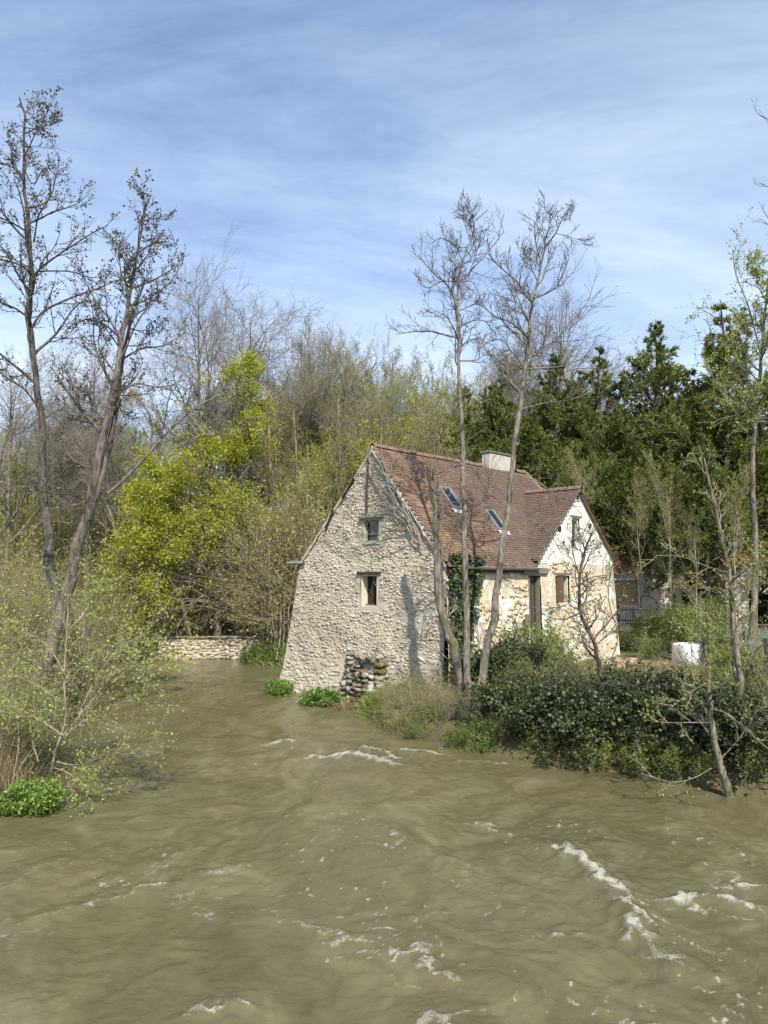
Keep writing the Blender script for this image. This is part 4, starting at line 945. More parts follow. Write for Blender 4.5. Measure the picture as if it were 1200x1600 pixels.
def tmpl_shrub(seed, hgt, n0, spread, bark, twig, leaf, leaf_n, leaf_size, n1=9, n2=7, up=.10, ang0=30, wig=.14, r0=.03, width=.7, n3=0, len1=.5, droop=0.0):
    rng = np.random.default_rng(seed)
    a = rng.random(n0) * 2 * math.pi; rad = np.sqrt(rng.random(n0)) * spread
    o = np.stack([np.cos(a) * rad, np.sin(a) * rad, np.zeros(n0)], 1)
    D = nrm(np.stack([np.cos(a) * .5 * rng.random(n0) + rng.normal(0, .3, n0), np.sin(a) * .5 * rng.random(n0) + rng.normal(0, .3, n0), np.full(n0, 1.2)], 1))
    K = 10; p = o - D * .15; pts = [p]
    for k in range(K - 1):
        D = nrm(D + rng.normal(size=(n0, 3)) * wig * .7 + np.array([0, 0, -droop * k / K])); p = p + D * (hgt * (.6 + .4 * rng.random((n0, 1)))) / (K - 1); pts.append(p)
    S = (np.stack(pts, 1), r0 * np.linspace(1, .25, K)[None, :] * (.6 + .6 * rng.random((n0, 1))))
    L1 = grow(*S, rng, n1, .12, 1, len1, 50, 7, up, wig, .55, .006, .4, lambda t: 1.2 - .6 * t)
    L2 = grow(*L1, rng, n2, .1, 1, .5, 45, 4, up * .5, wig, .6, .004, .5)
    last = L2; tw = [tubes(*L1, 4), tubes(*L2, 3)]
    if n3: last = grow(*L2, rng, n3, .1, 1, .5, 45, 3, 0, wig, .6, .003, .5); tw.append(tubes(*last, 3))
    lf = leaf_at(last[0], rng, leaf_n, leaf_size, 0, width, .9, .1, .04)
    tk = np_mesh('stems', [(*tubes(*S, 5), 0, True)], [bark])
    cr = np_mesh('foliage', [(v, f, 0, True) for v, f in tw] + [(*lf, 1, False)], [twig, leaf])
    return tk, cr
def tmpl_conifer(seed, hgt, rad, n1=150, foot=.04):
    rng = np.random.default_rng(seed)
    pts = np.stack([rng.normal(0, .05, 7), rng.normal(0, .05, 7), np.linspace(0, hgt, 7)], 1); tP, tR = stem(pts, .2, .015, 26, .9)
    prof = lambda t: np.clip(1.005 - t, 0.01, 1) ** .95 * (0.45 + .85 * rng.random(t.shape) ** 1.4)
    L1 = grow(tP, tR, rng, n1, foot, .985, rad, 74, 9, .085, .06, .4, .012, .2, prof, .3, .15)
    L2 = grow(*L1, rng, 17, .15, 1, .34, 40, 5, .06, .06, .5, .006, .3, lambda t: 1.15 - .75 * t)
    l1 = np.repeat(np.linalg.norm(np.diff(L1[0], axis=1), axis=2).sum(1), 17); kp = rng.random(len(l1)) < np.clip(l1 / 2.2, .05, 1) ** 1.3; L2 = (L2[0][kp], L2[1][kp])
    L3 = grow(*L2, rng, 5, .1, 1, .45, 35, 3, .03, .06, .5, .005, .3)
    sp = cat(leaf_at(L2[0], rng, 8, .23, .1, .22, .3, -.05, .01, .4, .4, 1.0), leaf_at(L3[0], rng, 5, .17, .0, .28, .35, -.08, .01, .4, .4, 1.0))
    tk = np_mesh('trunk', [(*tubes(tP, tR, 8), 0, True), (*tubes(*L1, 4), 0, True)], [M['bark_alder']])
    cr = np_mesh('crown', [(*tubes(*L2, 3), 0, True), (*sp, 1, False)], [M['twig_dark'], M['leaf_conifer']])
    return tk, cr
def place(name, tmpl, x, y, rz, sc, label, cat_, group=None, z=None, names=('trunk', 'crown'), tilt=(0, 0), zs=None):
    r = empty(name, (x, y, gz(x, y) - .08 if z is None else z), rz, label=label, cat=cat_, group=group)
    r.rotation_euler = (tilt[0], tilt[1], rz); r.scale = (sc, sc, sc if zs is None else zs)
    for nm, me in zip(names, tmpl): link(nm, me, r)
    return r
TOPS = {}
def place_top(name, tmpl, hgt, px, py, Y, rz, label, cat_, group=None, fat=1.0, tilt=(0, 0), names=('trunk', 'crown')):
    """stand a tree at depth Y so that it is as tall as the one in view there"""
    if tmpl[1].name not in TOPS:
        zz = np.empty(len(tmpl[1].vertices) * 3, np.float32); tmpl[1].vertices.foreach_get('co', zz); TOPS[tmpl[1].name] = float(np.quantile(zz[2::3], .9995))
    hgt = TOPS[tmpl[1].name]
    x = at_y(px, 880, Y)[0]; top = at_y(px, py, Y)[2]; z0 = gz(x, Y) - .1; k = (top - z0) / hgt
    return place(name, tmpl, x, Y, rz, k * fat, label, cat_, group, z0, names, tilt, k)

rg = random.Random(5)
ORD = ['first', 'second', 'third', 'fourth', 'fifth', 'sixth', 'seventh', 'eighth', 'ninth', 'tenth', 'eleventh', 'twelfth', 'thirteenth', 'fourteenth', 'fifteenth', 'sixteenth', 'seventeenth', 'eighteenth', 'nineteenth', 'twentieth']
ORD += ['twenty-' + o for o in ORD[:9]] + ['thirtieth'] + ['thirty-' + o for o in ORD[:9]]
T_round = tmpl_bare(1, 16, .2, 22, 2.9, 56, .035, 0, 4, M['bark_pale'], M['twig_grey'], t_lo=.45, n2=10, n3=7, fang=36)
T_pole1 = tmpl_bare(2, 16, .14, 22, 1.9, 34, .12, .1, 1, M['bark_pole'], M['twig_grey'], M['leaf_bud'], 2, .06, .3, n2=8, n3=5)
T_pole2 = tmpl_bare(3, 16, .13, 22, 1.7, 38, .12, -.15, 1, M['bark_pole'], M['twig_tan'], M['leaf_bud'], 2, .075, .25, n2=8, n3=5)
T_bud = tmpl_bare(4, 14, .14, 20, 2.3, 46, .09, .1, 1, M['bark_pole'], M['twig_tan'], M['leaf_bud'], 3, .09, .2, n2=7, n3=5)
T_lime = tmpl_bare(7, 12, .10, 18, 2.2, 52, .07, .1, 1, M['bark_pole'], M['twig_tan'], M['leaf_lime'], 5, .11, .2, n2=6, n3=5)
T_lean = tmpl_bare(6, 15, .17, 22, 2.6, 44, .16, 1.6, 2, M['bark_pale'], M['twig_grey'], t_lo=.4)

BG = 'bare trees massed in the wood behind the house'
place_top('bare_tree', T_round, 16, 300, 388, 50, .3, 'grey bare tree on the skyline just right of the leaning alder', 'tree', fat=.75)
place_top('bare_tree', T_round, 16, 393, 432, 50, 2.1, 'rounded bare tree crown above the yellow-green maple', 'tree', fat=1.0)
place_top('bare_tree', T_lean, 15, 395, 490, 47, .25, 'bare tree leaning right over the wood, right of the rounded crown', 'tree', fat=1.15)
place_top('bare_tree', T_round, 16, 880, 432, 56, 4.0, 'wide bare tree behind the forked alder, above the conifers', 'tree', fat=.95)
place_top('bare_tree', T_round, 16, 800, 500, 58, 1.0, 'bare tree crown seen between the two tall house alders', 'tree', fat=.8)
place_top('bare_tree', T_round, 16, 955, 520, 60, 5.0, 'small bare crown between the wide bare tree and the conifer spire', 'tree', fat=.8)
place_top('bare_tree', T_round, 16, 10, 520, 46, 1.6, 'bare tree at the left edge behind the tallest alder', 'tree', fat=.9)
place_top('bare_tree', T_round, 16, 140, 500, 48, 3.3, 'bare tree between the two left alders, twigs against the sky', 'tree', fat=.85)
place_top('bare_tree', T_lean, 15, 225, 560, 44, 3.0, 'bare dark tree close behind the leaning alder', 'tree', fat=.8)
row = [(430, 545, 52), (455, 525, 56), (480, 520, 60), (505, 535, 50), (530, 520, 62), (548, 545, 54), (568, 530, 58), (590, 540, 50), (608, 525, 64), (628, 540, 56), (645, 535, 60), (662, 550, 52), (680, 545, 62), (700, 560, 56), (735, 570, 60), (765, 560, 62), (440, 600, 47), (470, 585, 46), (500, 610, 48), (535, 600, 47), (560, 590, 49), (585, 620, 46), (620, 600, 48), (655, 610, 50), (410, 590, 48), (425, 620, 45)]
for i, (px, py, Y) in enumerate(sorted(row)):
    place_top('bare_tree', [T_pole1, T_pole2][i % 2], 16, px, py, Y, rg.random() * 6.3, 'slender bare tree in the wood between maple and house roof, %s from the left' % ORD[i], 'tree', BG, fat=rg.uniform(.8, 1.15))
for i in range(10):
    px = 420 + i * 28 + rg.uniform(-8, 8)
    place_top('budding_tree', T_bud, 14, px, rg.uniform(575, 680), rg.uniform(45, 54), rg.random() * 6.3, 'young tree with yellow-green buds in the wood behind the gable, %s from the left' % ORD[i], 'tree', 'budding trees behind the gable', fat=rg.uniform(.7, 1.0))
for i in range(9):
    px = -30 + i * 30 + rg.uniform(-10, 10)
    place_top('hillside_tree', [T_pole2, T_bud, T_round][i % 3], [16, 14, 16][i % 3], px, rg.uniform(640, 700), rg.uniform(62, 84), rg.random() * 6.3, 'brownish bare tree on the far slope behind the left alders, %s from the left' % ORD[i], 'tree', 'trees on the far left slope', fat=rg.uniform(.9, 1.3))
for i in range(8):
    px = 250 + i * 20
    place_top('bare_tree', [T_pole1, T_pole2][i % 2], 16, px, rg.uniform(560, 640), rg.uniform(50, 60), rg.random() * 6.3, 'slender bare tree standing behind the yellow-green maple, %s from the left' % ORD[i], 'tree', 'bare trees behind the maple', fat=rg.uniform(.9, 1.2))

FW = 'far wood on the slope behind everything'
for i in range(34):
    px = -60 + i * 24 + rg.uniform(-8, 8)
    place_top('far_tree', [T_pole1, T_bud, T_round, T_pole2][i % 4], [16, 14, 16, 16][i % 4], px, rg.uniform(600, 690) if px < 420 else rg.uniform(560, 610), rg.uniform(74, 105), rg.random() * 6.3, 'bare tree far back on the wooded slope, %s from the left' % ORD[i], 'tree', FW, fat=rg.uniform(1.1, 1.6))

# yellow-green maple
def maple():
    rng = np.random.default_rng(77); Y = 43.5
    t1 = stem(pxl([(340, 1012), (340, 940), (345, 860), (352, 780), (360, 690), (372, 600), (380, 565)], Y), .26, .03, 26)
    t2 = stem(pxl([(372, 1005), (374, 900), (375, 780), (374, 700), (382, 620)], Y + 1.5), .24, .03, 26)
    t3 = stem(pxl([(300, 1010), (280, 920), (262, 840), (250, 780), (240, 740)], Y - 1), .14, .03, 26)
    S = stack(t1, t2, t3)
    lm = [stem(pxl(p, y), .07, .015, 14) for p, y in (([(345, 880), (310, 850), (260, 830), (205, 840)], (Y, Y - 3)), ([(342, 930), (300, 910), (240, 910), (190, 900)], (Y, Y - 3)), ([(350, 800), (320, 770), (270, 755), (215, 780)], (Y, Y - 2)),
          ([(341, 960), (320, 930), (290, 960), (275, 985)], (Y, Y - 3)), ([(358, 700), (330, 680), (290, 690), (260, 710)], (Y, Y - 1)), ([(350, 830), (370, 800), (395, 790), (412, 800)], (Y, Y - 2)), ([(360, 680), (380, 660), (400, 650)], (Y, Y - 2)),
          ([(340, 940), (290, 940), (230, 960), (200, 985)], (Y, Y - 2)), ([(366, 640), (350, 610), (340, 590)], (Y, Y - 1)), ([(352, 760), (320, 735), (290, 735)], (Y, Y - 2.5)), ([(265, 850), (235, 840), (200, 860), (180, 880)], (Y - 1, Y - 3)), ([(250, 790), (225, 790), (195, 810)], (Y - 1, Y - 3)), ([(285, 940), (250, 930), (215, 945), (195, 960)], (Y - 1, Y - 4)), ([(270, 870), (255, 890), (240, 930)], (Y - 1, Y - 4)))]
    au = grow(*S, rng, 28, .22, .98, 3.3, 66, 14, .04, .08, .4, .015, .2, lambda t: 1.15 - .75 * t)
    L1 = stack(au, *lm)
    L2 = grow(*L1, rng, 9, .25, 1, .42, 50, 6, .02, .12, .5, .008, .35)
    L3 = grow(*L2, rng, 5, .2, 1, .5, 45, 4, .05, .12, .5, .006, .5)
    # leaves hang in flat tiers at the twig ends, dense outside, open inside
    w = fbm(L3[0][:, -1, 0] * .42 + L3[0][:, -1, 1] * .3, L3[0][:, -1, 2] * .75, 5, 2); sel = (w > .33) & (rng.random(len(w)) < .6)
    lf = leaf_at(L3[0][sel], rng, 26, .125, .05, .9, .9, .05, .2, 1.4)
    plant('maple_tree', t1[0][0, 0], [tubes(*S, 9), tubes(*L1, 5)], [tubes(*L2, 4), tubes(*L3, 3)], [lf], (M['bark_pale'], M['twig_grey'], M['leaf_maple']), 'bright yellow-green young maple overhanging the river behind the stone wall', 'tree')
maple()

# conifers behind the house
CON = [tmpl_conifer(21, 14, 6.0, 150), tmpl_conifer(22, 14, 5.2, 150), tmpl_conifer(23, 11, 5.2, 115, .32)]
for px, py, Y, v, fat, lab in [
    (1033, 505, 48, 0, 1.0, 'dark conifer with the tallest spire against the sky right of the white wing'), (1140, 478, 44, 1, 1.25, 'big dark conifer near the right edge behind the willow leaves'), (945, 545, 50, 1, 1.1, 'conifer rising behind the top of the white wing gable'),
    (878, 555, 52, 0, 1.0, 'dull green conifer behind the leaning forked alder'), (790, 580, 52, 1, 1.1, 'conifer behind the chimney'), (725, 605, 53, 0, .95, 'leftmost conifer of the row, behind the roof ridge'),
    (1085, 590, 50, 0, .95, 'conifer between the tallest spire and the big right one'), (985, 610, 46, 1, .9, 'conifer just left of the tallest spire, lower'), (835, 640, 48, 2, 1.0, 'short conifer right of the chimney, behind the wing ridge'),
    (985, 690, 50, 2, .9, 'small bright-tipped conifer close behind the white wing'), (1105, 672, 38, 2, .85, 'front conifer with drooping green sprays over the yard'), (1050, 700, 40, 2, .7, 'low conifer between the two front conifers'),
    (1185, 600, 46, 0, 1.0, 'conifer at the right edge behind the pale trunk'), (1235, 560, 45, 1, 1.1, 'conifer cut off by the right edge of the view'), (668, 640, 55, 1, .8, 'slim conifer left of the straight alder behind the roof'), (920, 660, 46, 2, .8, 'bushy conifer right behind the white wing gable')]:
    place_top('conifer_tree', CON[v], [14, 14, 11][v], px, py, Y, rg.random() * 6.3, lab, 'tree', fat=fat)
for i, (px, py, Y) in enumerate([(760, 560, 64), (850, 540, 66), (915, 545, 66), (1000, 540, 64), (1090, 545, 64)]):
    place_top('budding_tree', T_bud, 14, px, py, Y, rg.random() * 6.3, 'yellowish budding tree showing above the conifer row, %s from the left' % ORD[i], 'tree', 'budding trees above the conifers', fat=1.0)

for px, py, Y, fat, lab in [(915, 690, 40, .7, 'budding bare tree between the white wing and the conifers'), (1000, 740, 37, .7, 'twiggy budding tree behind the iron gate'), (1045, 700, 36, .6, 'thin budding tree before the front conifers'), (1085, 760, 33, .7, 'low budding tree behind the white bag'), (1150, 720, 34, .6, 'budding tree beside the pale right trunk')]:
    place_top('budding_tree', T_bud, 14, px, py, Y, rg.random() * 6.3, lab, 'tree', fat=fat)
for i, (px, py, Y) in enumerate([(480, 690, 44), (525, 660, 46), (550, 705, 45), (590, 650, 47), (640, 640, 48), (690, 650, 50)]):
    place_top('leafing_tree', T_lime, 12, px, py, Y, rg.random() * 6.3, 'young tree in fresh yellow-green leaf behind the gable, %s from the left' % ORD[i], 'tree', 'leafing trees behind the gable', fat=.9)
for i, (px, py, Y) in enumerate([(20, 690, 52), (90, 670, 50), (165, 650, 50), (240, 640, 49), (430, 610, 50), (505, 600, 52), (570, 590, 54), (630, 590, 54), (690, 590, 56)]):
    place_top('leafing_tree', T_lime, 12, px, py, Y, rg.random() * 6.3, 'pale leafing tree farther back in the wood, %s from the left' % ORD[i], 'tree', 'leafing trees deep in the wood', fat=1.0)

# ------------------------------------------------------------------ shrubs
SH_thick = tmpl_shrub(31, 6.0, 16, 1.0, M['twig_tan'], M['twig_tan'], M['leaf_bud'], 4, .09, n1=9, n2=6, r0=.03, wig=.18)
SH_brown = tmpl_shrub(32, 5.0, 13, 1.2, M['twig_grey'], M['twig_tan'], M['leaf_bud'], 2, .07, n1=9, n2=6, r0=.02, wig=.22, droop=.25)
SH_light = tmpl_shrub(33, 2.6, 14, .7, M['twig_tan'], M['twig_tan'], M['leaf_willow'], 5, .055, n1=8, n2=6, r0=.018)
SH_dark = tmpl_shrub(34, 2.0, 22, 1.0, M['twig_dark'], M['twig_dark'], M['leaf_dark'], 8, .085, n1=9, n2=7, r0=.015, width=.85)
SH_dark2 = tmpl_shrub(35, 1.6, 20, 1.0, M['twig_dark'], M['twig_dark'], M['leaf_dark'], 8, .08, n1=9, n2=7, r0=.015, width=.85, droop=.3)
SH_green = tmpl_shrub(36, 2.4, 12, .8, M['twig_dark'], M['twig_dark'], M['leaf_shrub'], 8, .075, n1=9, n2=6, r0=.016)
SH_nett = tmpl_shrub(37, .9, 46, .5, M['leaf_nettle'], M['leaf_nettle'], M['leaf_nettle'], 7, .085, n1=6, n2=3, r0=.008, width=.65)
SN = ('stems', 'foliage')
def shrub(name, t, px, py, Y, sc, label, cat_='shrub', group=None, z=None, zs=None):
    x = at_y(px, py, Y)[0]; return place(name, t, x, Y, rg.random() * 6.3, sc, label, cat_, group, z, SN, zs=zs)
# thicket on the far bank behind the river wall and left of the gable
for i, (px, Y, s) in enumerate(sorted([(425, 42, 1.1), (440, 40.5, 1.35), (452, 39.5, 1.6), (470, 40.5, 1.7), (490, 41.5, 1.6), (505, 43, 1.5), (395, 46, 1.0), (440, 44, 1.5), (520, 45, 1.4), (560, 46, 1.3)])):
    shrub('thicket', [SH_thick, SH_brown][i % 2], px, 950, Y, s, 'tangled brown thicket between the maple and the gable, %s from the left' % ORD[i], 'thicket', 'thicket left of the gable')
for i, (px, Y, s) in enumerate(sorted([(210, 45, 1.1), (180, 41, 1.0), (240, 47, 1.2), (285, 46, 1.0), (325, 46.5, 1.1)])):
    shrub('thicket', SH_thick, px, 960, Y, s, 'budding undergrowth under the yellow-green maple, %s from the left' % ORD[i], 'thicket', 'undergrowth under the maple')
for i, (px, Y, s) in enumerate(sorted([(-20, 29, 1.0), (15, 31, 1.05), (55, 28, .95), (100, 30, .9), (-5, 24, .75), (45, 25, .7), (25, 34, 1.2), (125, 33, .7), (0, 38, 1.3), (60, 40, 1.3)])):
    shrub('thicket', [SH_brown, SH_thick][i % 2], px, 960, Y, s, 'twiggy brown-green thicket behind the left bank alders, %s from the left' % ORD[i], 'thicket', 'thicket on the left bank')
for i, (px, Y, s) in enumerate([(-30, 52, 1.5), (5, 56, 1.7), (35, 50, 1.5), (65, 58, 1.8), (95, 52, 1.5), (125, 57, 1.7), (155, 52, 1.5), (190, 56, 1.6), (225, 53, 1.4)]):
    shrub('hillside_scrub', SH_thick, px, 900, Y, s, 'budding scrub on the far left slope between the alders, %s from the left' % ORD[i], 'thicket', 'scrub on the far left slope')
# dark ivy-covered bank on the right
hb = []
HG = 'dark hedge bushes on the right bank'
for i, (px, Y, s, t) in enumerate([(800, 20.6, .75, 0), (835, 19.9, .9, 1), (868, 19.5, .9, 0), (905, 19.1, .95, 1), (945, 18.8, .9, 0), (985, 18.5, .9, 0), (1030, 18.1, .95, 1), (1075, 17.9, .8, 0), (1120, 17.7, .8, 0), (1165, 17.3, .85, 1), (1205, 16.6, 1.0, 0)]):
    shrub('ivy_bush', [SH_dark, SH_dark2][t], px, 1150, Y, s * (.9, 1.05, .8, 1.12)[i % 4], 'dark hedge bush along the right bank, front row, %s from the left' % ORD[i], 'bush', HG)
for i, (px, Y, s, t) in enumerate([(800, 22.9, .85, 0), (845, 22.2, .7, 0), (885, 21.6, .6, 1), (935, 21.2, .55, 0), (990, 20.8, .55, 0), (1045, 20.4, .55, 1), (1100, 19.8, .6, 0), (1155, 19.4, .65, 0), (1215, 18.9, .75, 0)]):
    shrub('ivy_bush', [SH_dark, SH_dark2][t], px, 1110, Y, s * (1.1, .8, 1.0, .75)[i % 4], 'dark hedge bush on the right bank, back row, %s from the left' % ORD[i], 'bush', HG)
for i, (px, Y, s) in enumerate([(790, 19.6, .3), (845, 18.75, .36), (900, 18.15, .42), (955, 17.9, .32), (1000, 17.6, .4), (1070, 16.9, .36), (1110, 16.5, .3), (1185, 16.1, .34)]):
    shrub('bank_shrub', SH_green, px, 1190, Y, s, 'light green shrub overhanging the water below the hedge, %s from the left' % ORD[i], 'shrub', 'light shrubs along the right water edge')
for i, (px, Y, s_) in enumerate([(820, 21.2, .62), (880, 20.4, .72), (965, 20.2, .6), (1015, 19.6, .75), (1100, 18.6, .6), (1190, 18.0, .75)]):
    shrub('hedge_sprig', SH_thick, px, 1100, Y, s_ * .42, 'loose budding sprig standing out of the dark hedge, %s from the left' % ORD[i], 'shrub', 'budding sprigs in the hedge')
for px, py, Y, s, lab in [(1020, 1010, 31.5, .5, 'leafy shrub left of the white bag'), (1062, 985, 33, .95, 'tall leafy shrub behind the white bag'), (1030, 1015, 36, .8, 'low green shrub by the iron gate'), (1108, 1010, 30, .6, 'leafy shrub right of the white bag'), (1150, 1020, 27, .5, 'shrub between the slim grey tree and the bin'), (985, 1020, 34, .6, 'small shrub before the iron gate'), (1085, 985, 34, 1.1, 'tall loose shrub before the garage'), (1120, 990, 36, 1.1, 'tall loose shrub left of the garage door'), (1130, 1020, 24, .7, 'leafy shrub over the hedge by the slim grey tree'), (1175, 1030, 24, .6, 'leafy shrub over the hedge at the right edge'),
                          (850, 1040, 23.6, .75, 'leafy shrub climbing at the foot of the house door'), (840, 1010, 24.2, 1.0, 'slender shrub against the side wall under the lintel')]:
    shrub('garden_shrub', SH_green, px, py, Y, s, lab)
# left bank: pale willow bush hanging over the water, reeds, nettles
def willow_bush():
    rng = np.random.default_rng(55)
    st = [stem(pxl(p, y), r, .006, 14, .9) for p, y, r in (
        ([(80, 1205), (88, 1172), (100, 1148), (130, 1112), (165, 1070), (205, 1020)], (16, 15.2), .035), ([(90, 1165), (103, 1120), (100, 1060), (105, 980), (106, 930)], (16, 16.3), .025), ([(60, 1190), (50, 1150), (60, 1100), (95, 1060)], (16.2, 16.5), .02),
        ([(95, 1158), (140, 1120), (185, 1100), (225, 1085)], (16, 15.4), .022), ([(100, 1150), (70, 1130), (35, 1110), (0, 1100)], (16, 16), .022), ([(85, 1190), (120, 1195), (170, 1180), (220, 1170)], (16, 15.2), .018),
        ([(85, 1200), (110, 1210), (130, 1235), (145, 1255)], (16, 15), .015), ([(125, 1115), (150, 1060), (190, 1010), (240, 985)], (15.8, 16.5), .02), ([(100, 1050), (75, 1010), (40, 990), (10, 1000)], (16, 16.6), .018),
        ([(20, 1220), (30, 1150), (20, 1080), (25, 1010)], (16.4, 16.6), .022), ([(-10, 1200), (10, 1140), (40, 1060), (60, 990)], (16.6, 17), .02), ([(106, 985), (130, 960), (150, 920)], (16.3, 16.6), .012), ([(140, 1105), (185, 1060), (225, 1050), (246, 1040)], (15.7, 15.3), .018))]
    L1 = stack(*st)
    L2 = grow(*L1, rng, 15, .18, 1, .42, 42, 7, .05, .12, .5, .004, .4)
    L3 = grow(*L2, rng, 6, .15, 1, .5, 40, 4, .02, .14, .6, .003, .5)
    lf = cat(leaf_at(L3[0], rng, 5, .055, .1, .7, .8, .05, .025), leaf_at(L2[0], rng, 5, .06, .4, .7, .8, .05, .025))
    plant('willow_bush', st[0][0][0, 0], [tubes(*L1, 6)], [tubes(*L2, 3), tubes(*L3, 3)], [lf], (M['twig_tan'], M['twig_tan'], M['leaf_willow']), 'sparse pale green willow bush reaching over the water on the left', 'bush', trunk_name='stems', crown_name='foliage')
willow_bush()
for px, py, Y, s, lab in [(20, 1150, 17.5, .95, 'light green bush behind the dead stalks on the left bank'), (60, 1080, 19, 1.0, 'light green bush at the foot of the left alders'), (5, 1010, 21, 1.0, 'upper pale bush at the left edge beneath the alders')]:
    shrub('bank_bush', SH_light, px, py, Y, s * .9, lab, 'bush')
shrub('bank_bush', SH_brown, 95, 1060, 19.5, .42, 'brown twiggy bush under the leaning alder', 'bush'); shrub('bank_bush', SH_brown, 25, 1060, 18.6, .48, 'brown twiggy bush at the left edge by the reeds', 'bush')
r_ = shrub('nettle_clump', SH_nett, 54, 1262, 14.9, .72, 'bright green leafy clump at the left water edge', 'plant', z=.02)
shrub('nettle_clump', SH_nett, 2, 1275, 14.7, .4, 'tiny green tuft at the left edge beside the bright clump', 'plant', z=.05)
shrub('nettle_clump', SH_nett, 436, 1098, 29.2, .72, 'green leafy clump at the left foot of the gable', 'plant', z=-.02)
shrub('nettle_clump', SH_nett, 500, 1108, 26.6, .85, 'green weeds at the foot of the gable left of the buttress', 'plant', z=-.05)
shrub('nettle_clump', SH_green, 650, 1165, 21.3, .22, 'weeds at the water edge below the buttress', 'plant', z=.0)
shrub('nettle_clump', SH_green, 715, 1175, 20.3, .28, 'green weeds at the water under the two tall alders', 'plant', z=.0)
shrub('nettle_clump', SH_nett, 762, 1185, 19.9, .42, 'bright weeds right of the alder feet at the water', 'plant', z=.0)
shrub('bank_shrub', SH_brown, 655, 1120, 22.5, .32, 'dry twiggy shrub at the foot of the gable corner', 'shrub')
shrub('bank_shrub', SH_brown, 615, 1130, 23.2, .28, 'dry twigs right of the mossy buttress', 'shrub')
shrub('bank_shrub', SH_brown, 695, 1130, 21.6, .30, 'dry brush left of the alder feet', 'shrub')
for i, (px, py, sc_) in enumerate([(590, 1125, .26), (630, 1120, .28), (660, 1140, .24), (605, 1100, .24), (680, 1110, .30), (640, 1095, .22), (700, 1150, .26), (670, 1080, .26)]):
    q = at_z(px, py, .45); shrub('dry_brush', [SH_brown, SH_light][i % 2], px, py, q[1], sc_ * (1 if i % 2 == 0 else 1.3), 'dry brush on the bank between buttress and alders, %s of eight' % ORD[i], 'shrub', 'dry brush under the gable')
shrub('dry_brush', SH_brown, 712, 1140, 21.4, .2, 'dry stems standing before the alder feet', 'shrub'); shrub('dry_brush', SH_brown, 745, 1140, 21.6, .2, 'dry stems at the foot of the crooked alder', 'shrub'); shrub('bank_shrub', SH_green, 775, 1165, 20.6, .3, 'low green shrub right of the crooked alder foot', 'shrub')
def tuft(name, cx, cy, rx, ry, n, L, mat, label, seed, cat_='grass', lean=.5, zb=None, w=.05, bend=(0, 0)):
    rng = np.random.default_rng(seed); a = rng.random(n) * 6.283; r = np.sqrt(rng.random(n)); x = cx + np.cos(a) * r * rx; y = cy + np.sin(a) * r * ry
    z = (ground_z(x, y) - .03) if zb is None else np.full(n, zb)
    d = nrm(np.stack([rng.normal(bend[0], lean, n), rng.normal(bend[1], lean, n), np.ones(n)], 1))
    P = [np.stack([x, y, z], 1)]; l = L * (.5 + .7 * rng.random(n))
    for k in range(3): d = nrm(d + np.array([0, 0, -.28 * k]) + rng.normal(0, .08, (n, 3))); P.append(P[-1] + d * (l / 3)[:, None])
    P = np.stack(P, 1); s = nrm(np.cross(d, rng.normal(size=(n, 3)))); ww = L * w * np.array([1, .9, .6, .12])
    V = np.stack([P - s[:, None] * ww[None, :, None] * .5, P + s[:, None] * ww[None, :, None] * .5], 2).reshape(-1, 3)
    b = np.arange(n)[:, None] * 8; f = np.concatenate([np.stack([b[:, 0] + 2 * k, b[:, 0] + 2 * k + 1, b[:, 0] + 2 * k + 3, b[:, 0] + 2 * k + 2], 1) for k in range(3)])
    o = np.array([cx, cy, z.min()]); return tag(link(name, np_mesh(name, [(V - o, f, 0, False)], [mat]), None, tuple(o)), label, cat_, kind='stuff')
tuft('grass', -5.6, 39.2, 2.6, 1.7, 5200, .62, M['grass'], 'lush green grass on the bank between river wall and gable', 61, w=.05)
tuft('dry_grass', -7.2, 39.0, 1.2, .7, 500, .6, M['straw'], 'dry grass at the water before the river wall', 62, lean=.9, w=.03)
tuft('grass', -1.9, 27.0, 1.0, .5, 700, .7, M['grass'], 'grass tufts at the water under the gable', 63, zb=-.05, w=.03)
tuft('dry_grass', -1.2, 26.2, .6, .3, 260, .7, M['straw'], 'dry grass left of the buttress foot', 64, zb=-.05, lean=.8, w=.02)
tuft('dry_grass', .9, 22.6, 1.6, .9, 1500, .75, M['straw'], 'dry straw on the slope under the gable corner', 65, lean=.7, w=.02, bend=(-.2, -.4))
tuft('bank_weeds', -.2, 24.6, 1.1, 1.9, 3200, .42, M['leaf_shrub'], 'olive weeds covering the bank under the gable', 70, lean=.7, w=.05)
tuft('bank_weeds', 1.2, 23.0, 1.6, 1.6, 1500, .45, M['leaf_shrub'], 'green weeds covering the bank before the gable corner', 71, lean=.8, w=.025)
tuft('grass', .6, 22.6, 1.6, .7, 1500, .5, M['grass'], 'grass on the slope under the gable corner', 66, w=.03)
tuft('grass', 2.6, 20.0, 1.2, .5, 1100, .5, M['grass'], 'grass at the water under the alders', 67, w=.03)
tuft('reeds', -8.0, 16.8, .85, 1.1, 900, 1.15, M['straw'], 'dead brown reed stalks on the left bank', 68, 'reeds', .14, w=.009)
tuft('dry_grass', 10, 27.5, 3.2, 2.6, 3000, .35, M['straw'], 'dry lawn behind the hedge by the white bag', 69, lean=.8, w=.05)

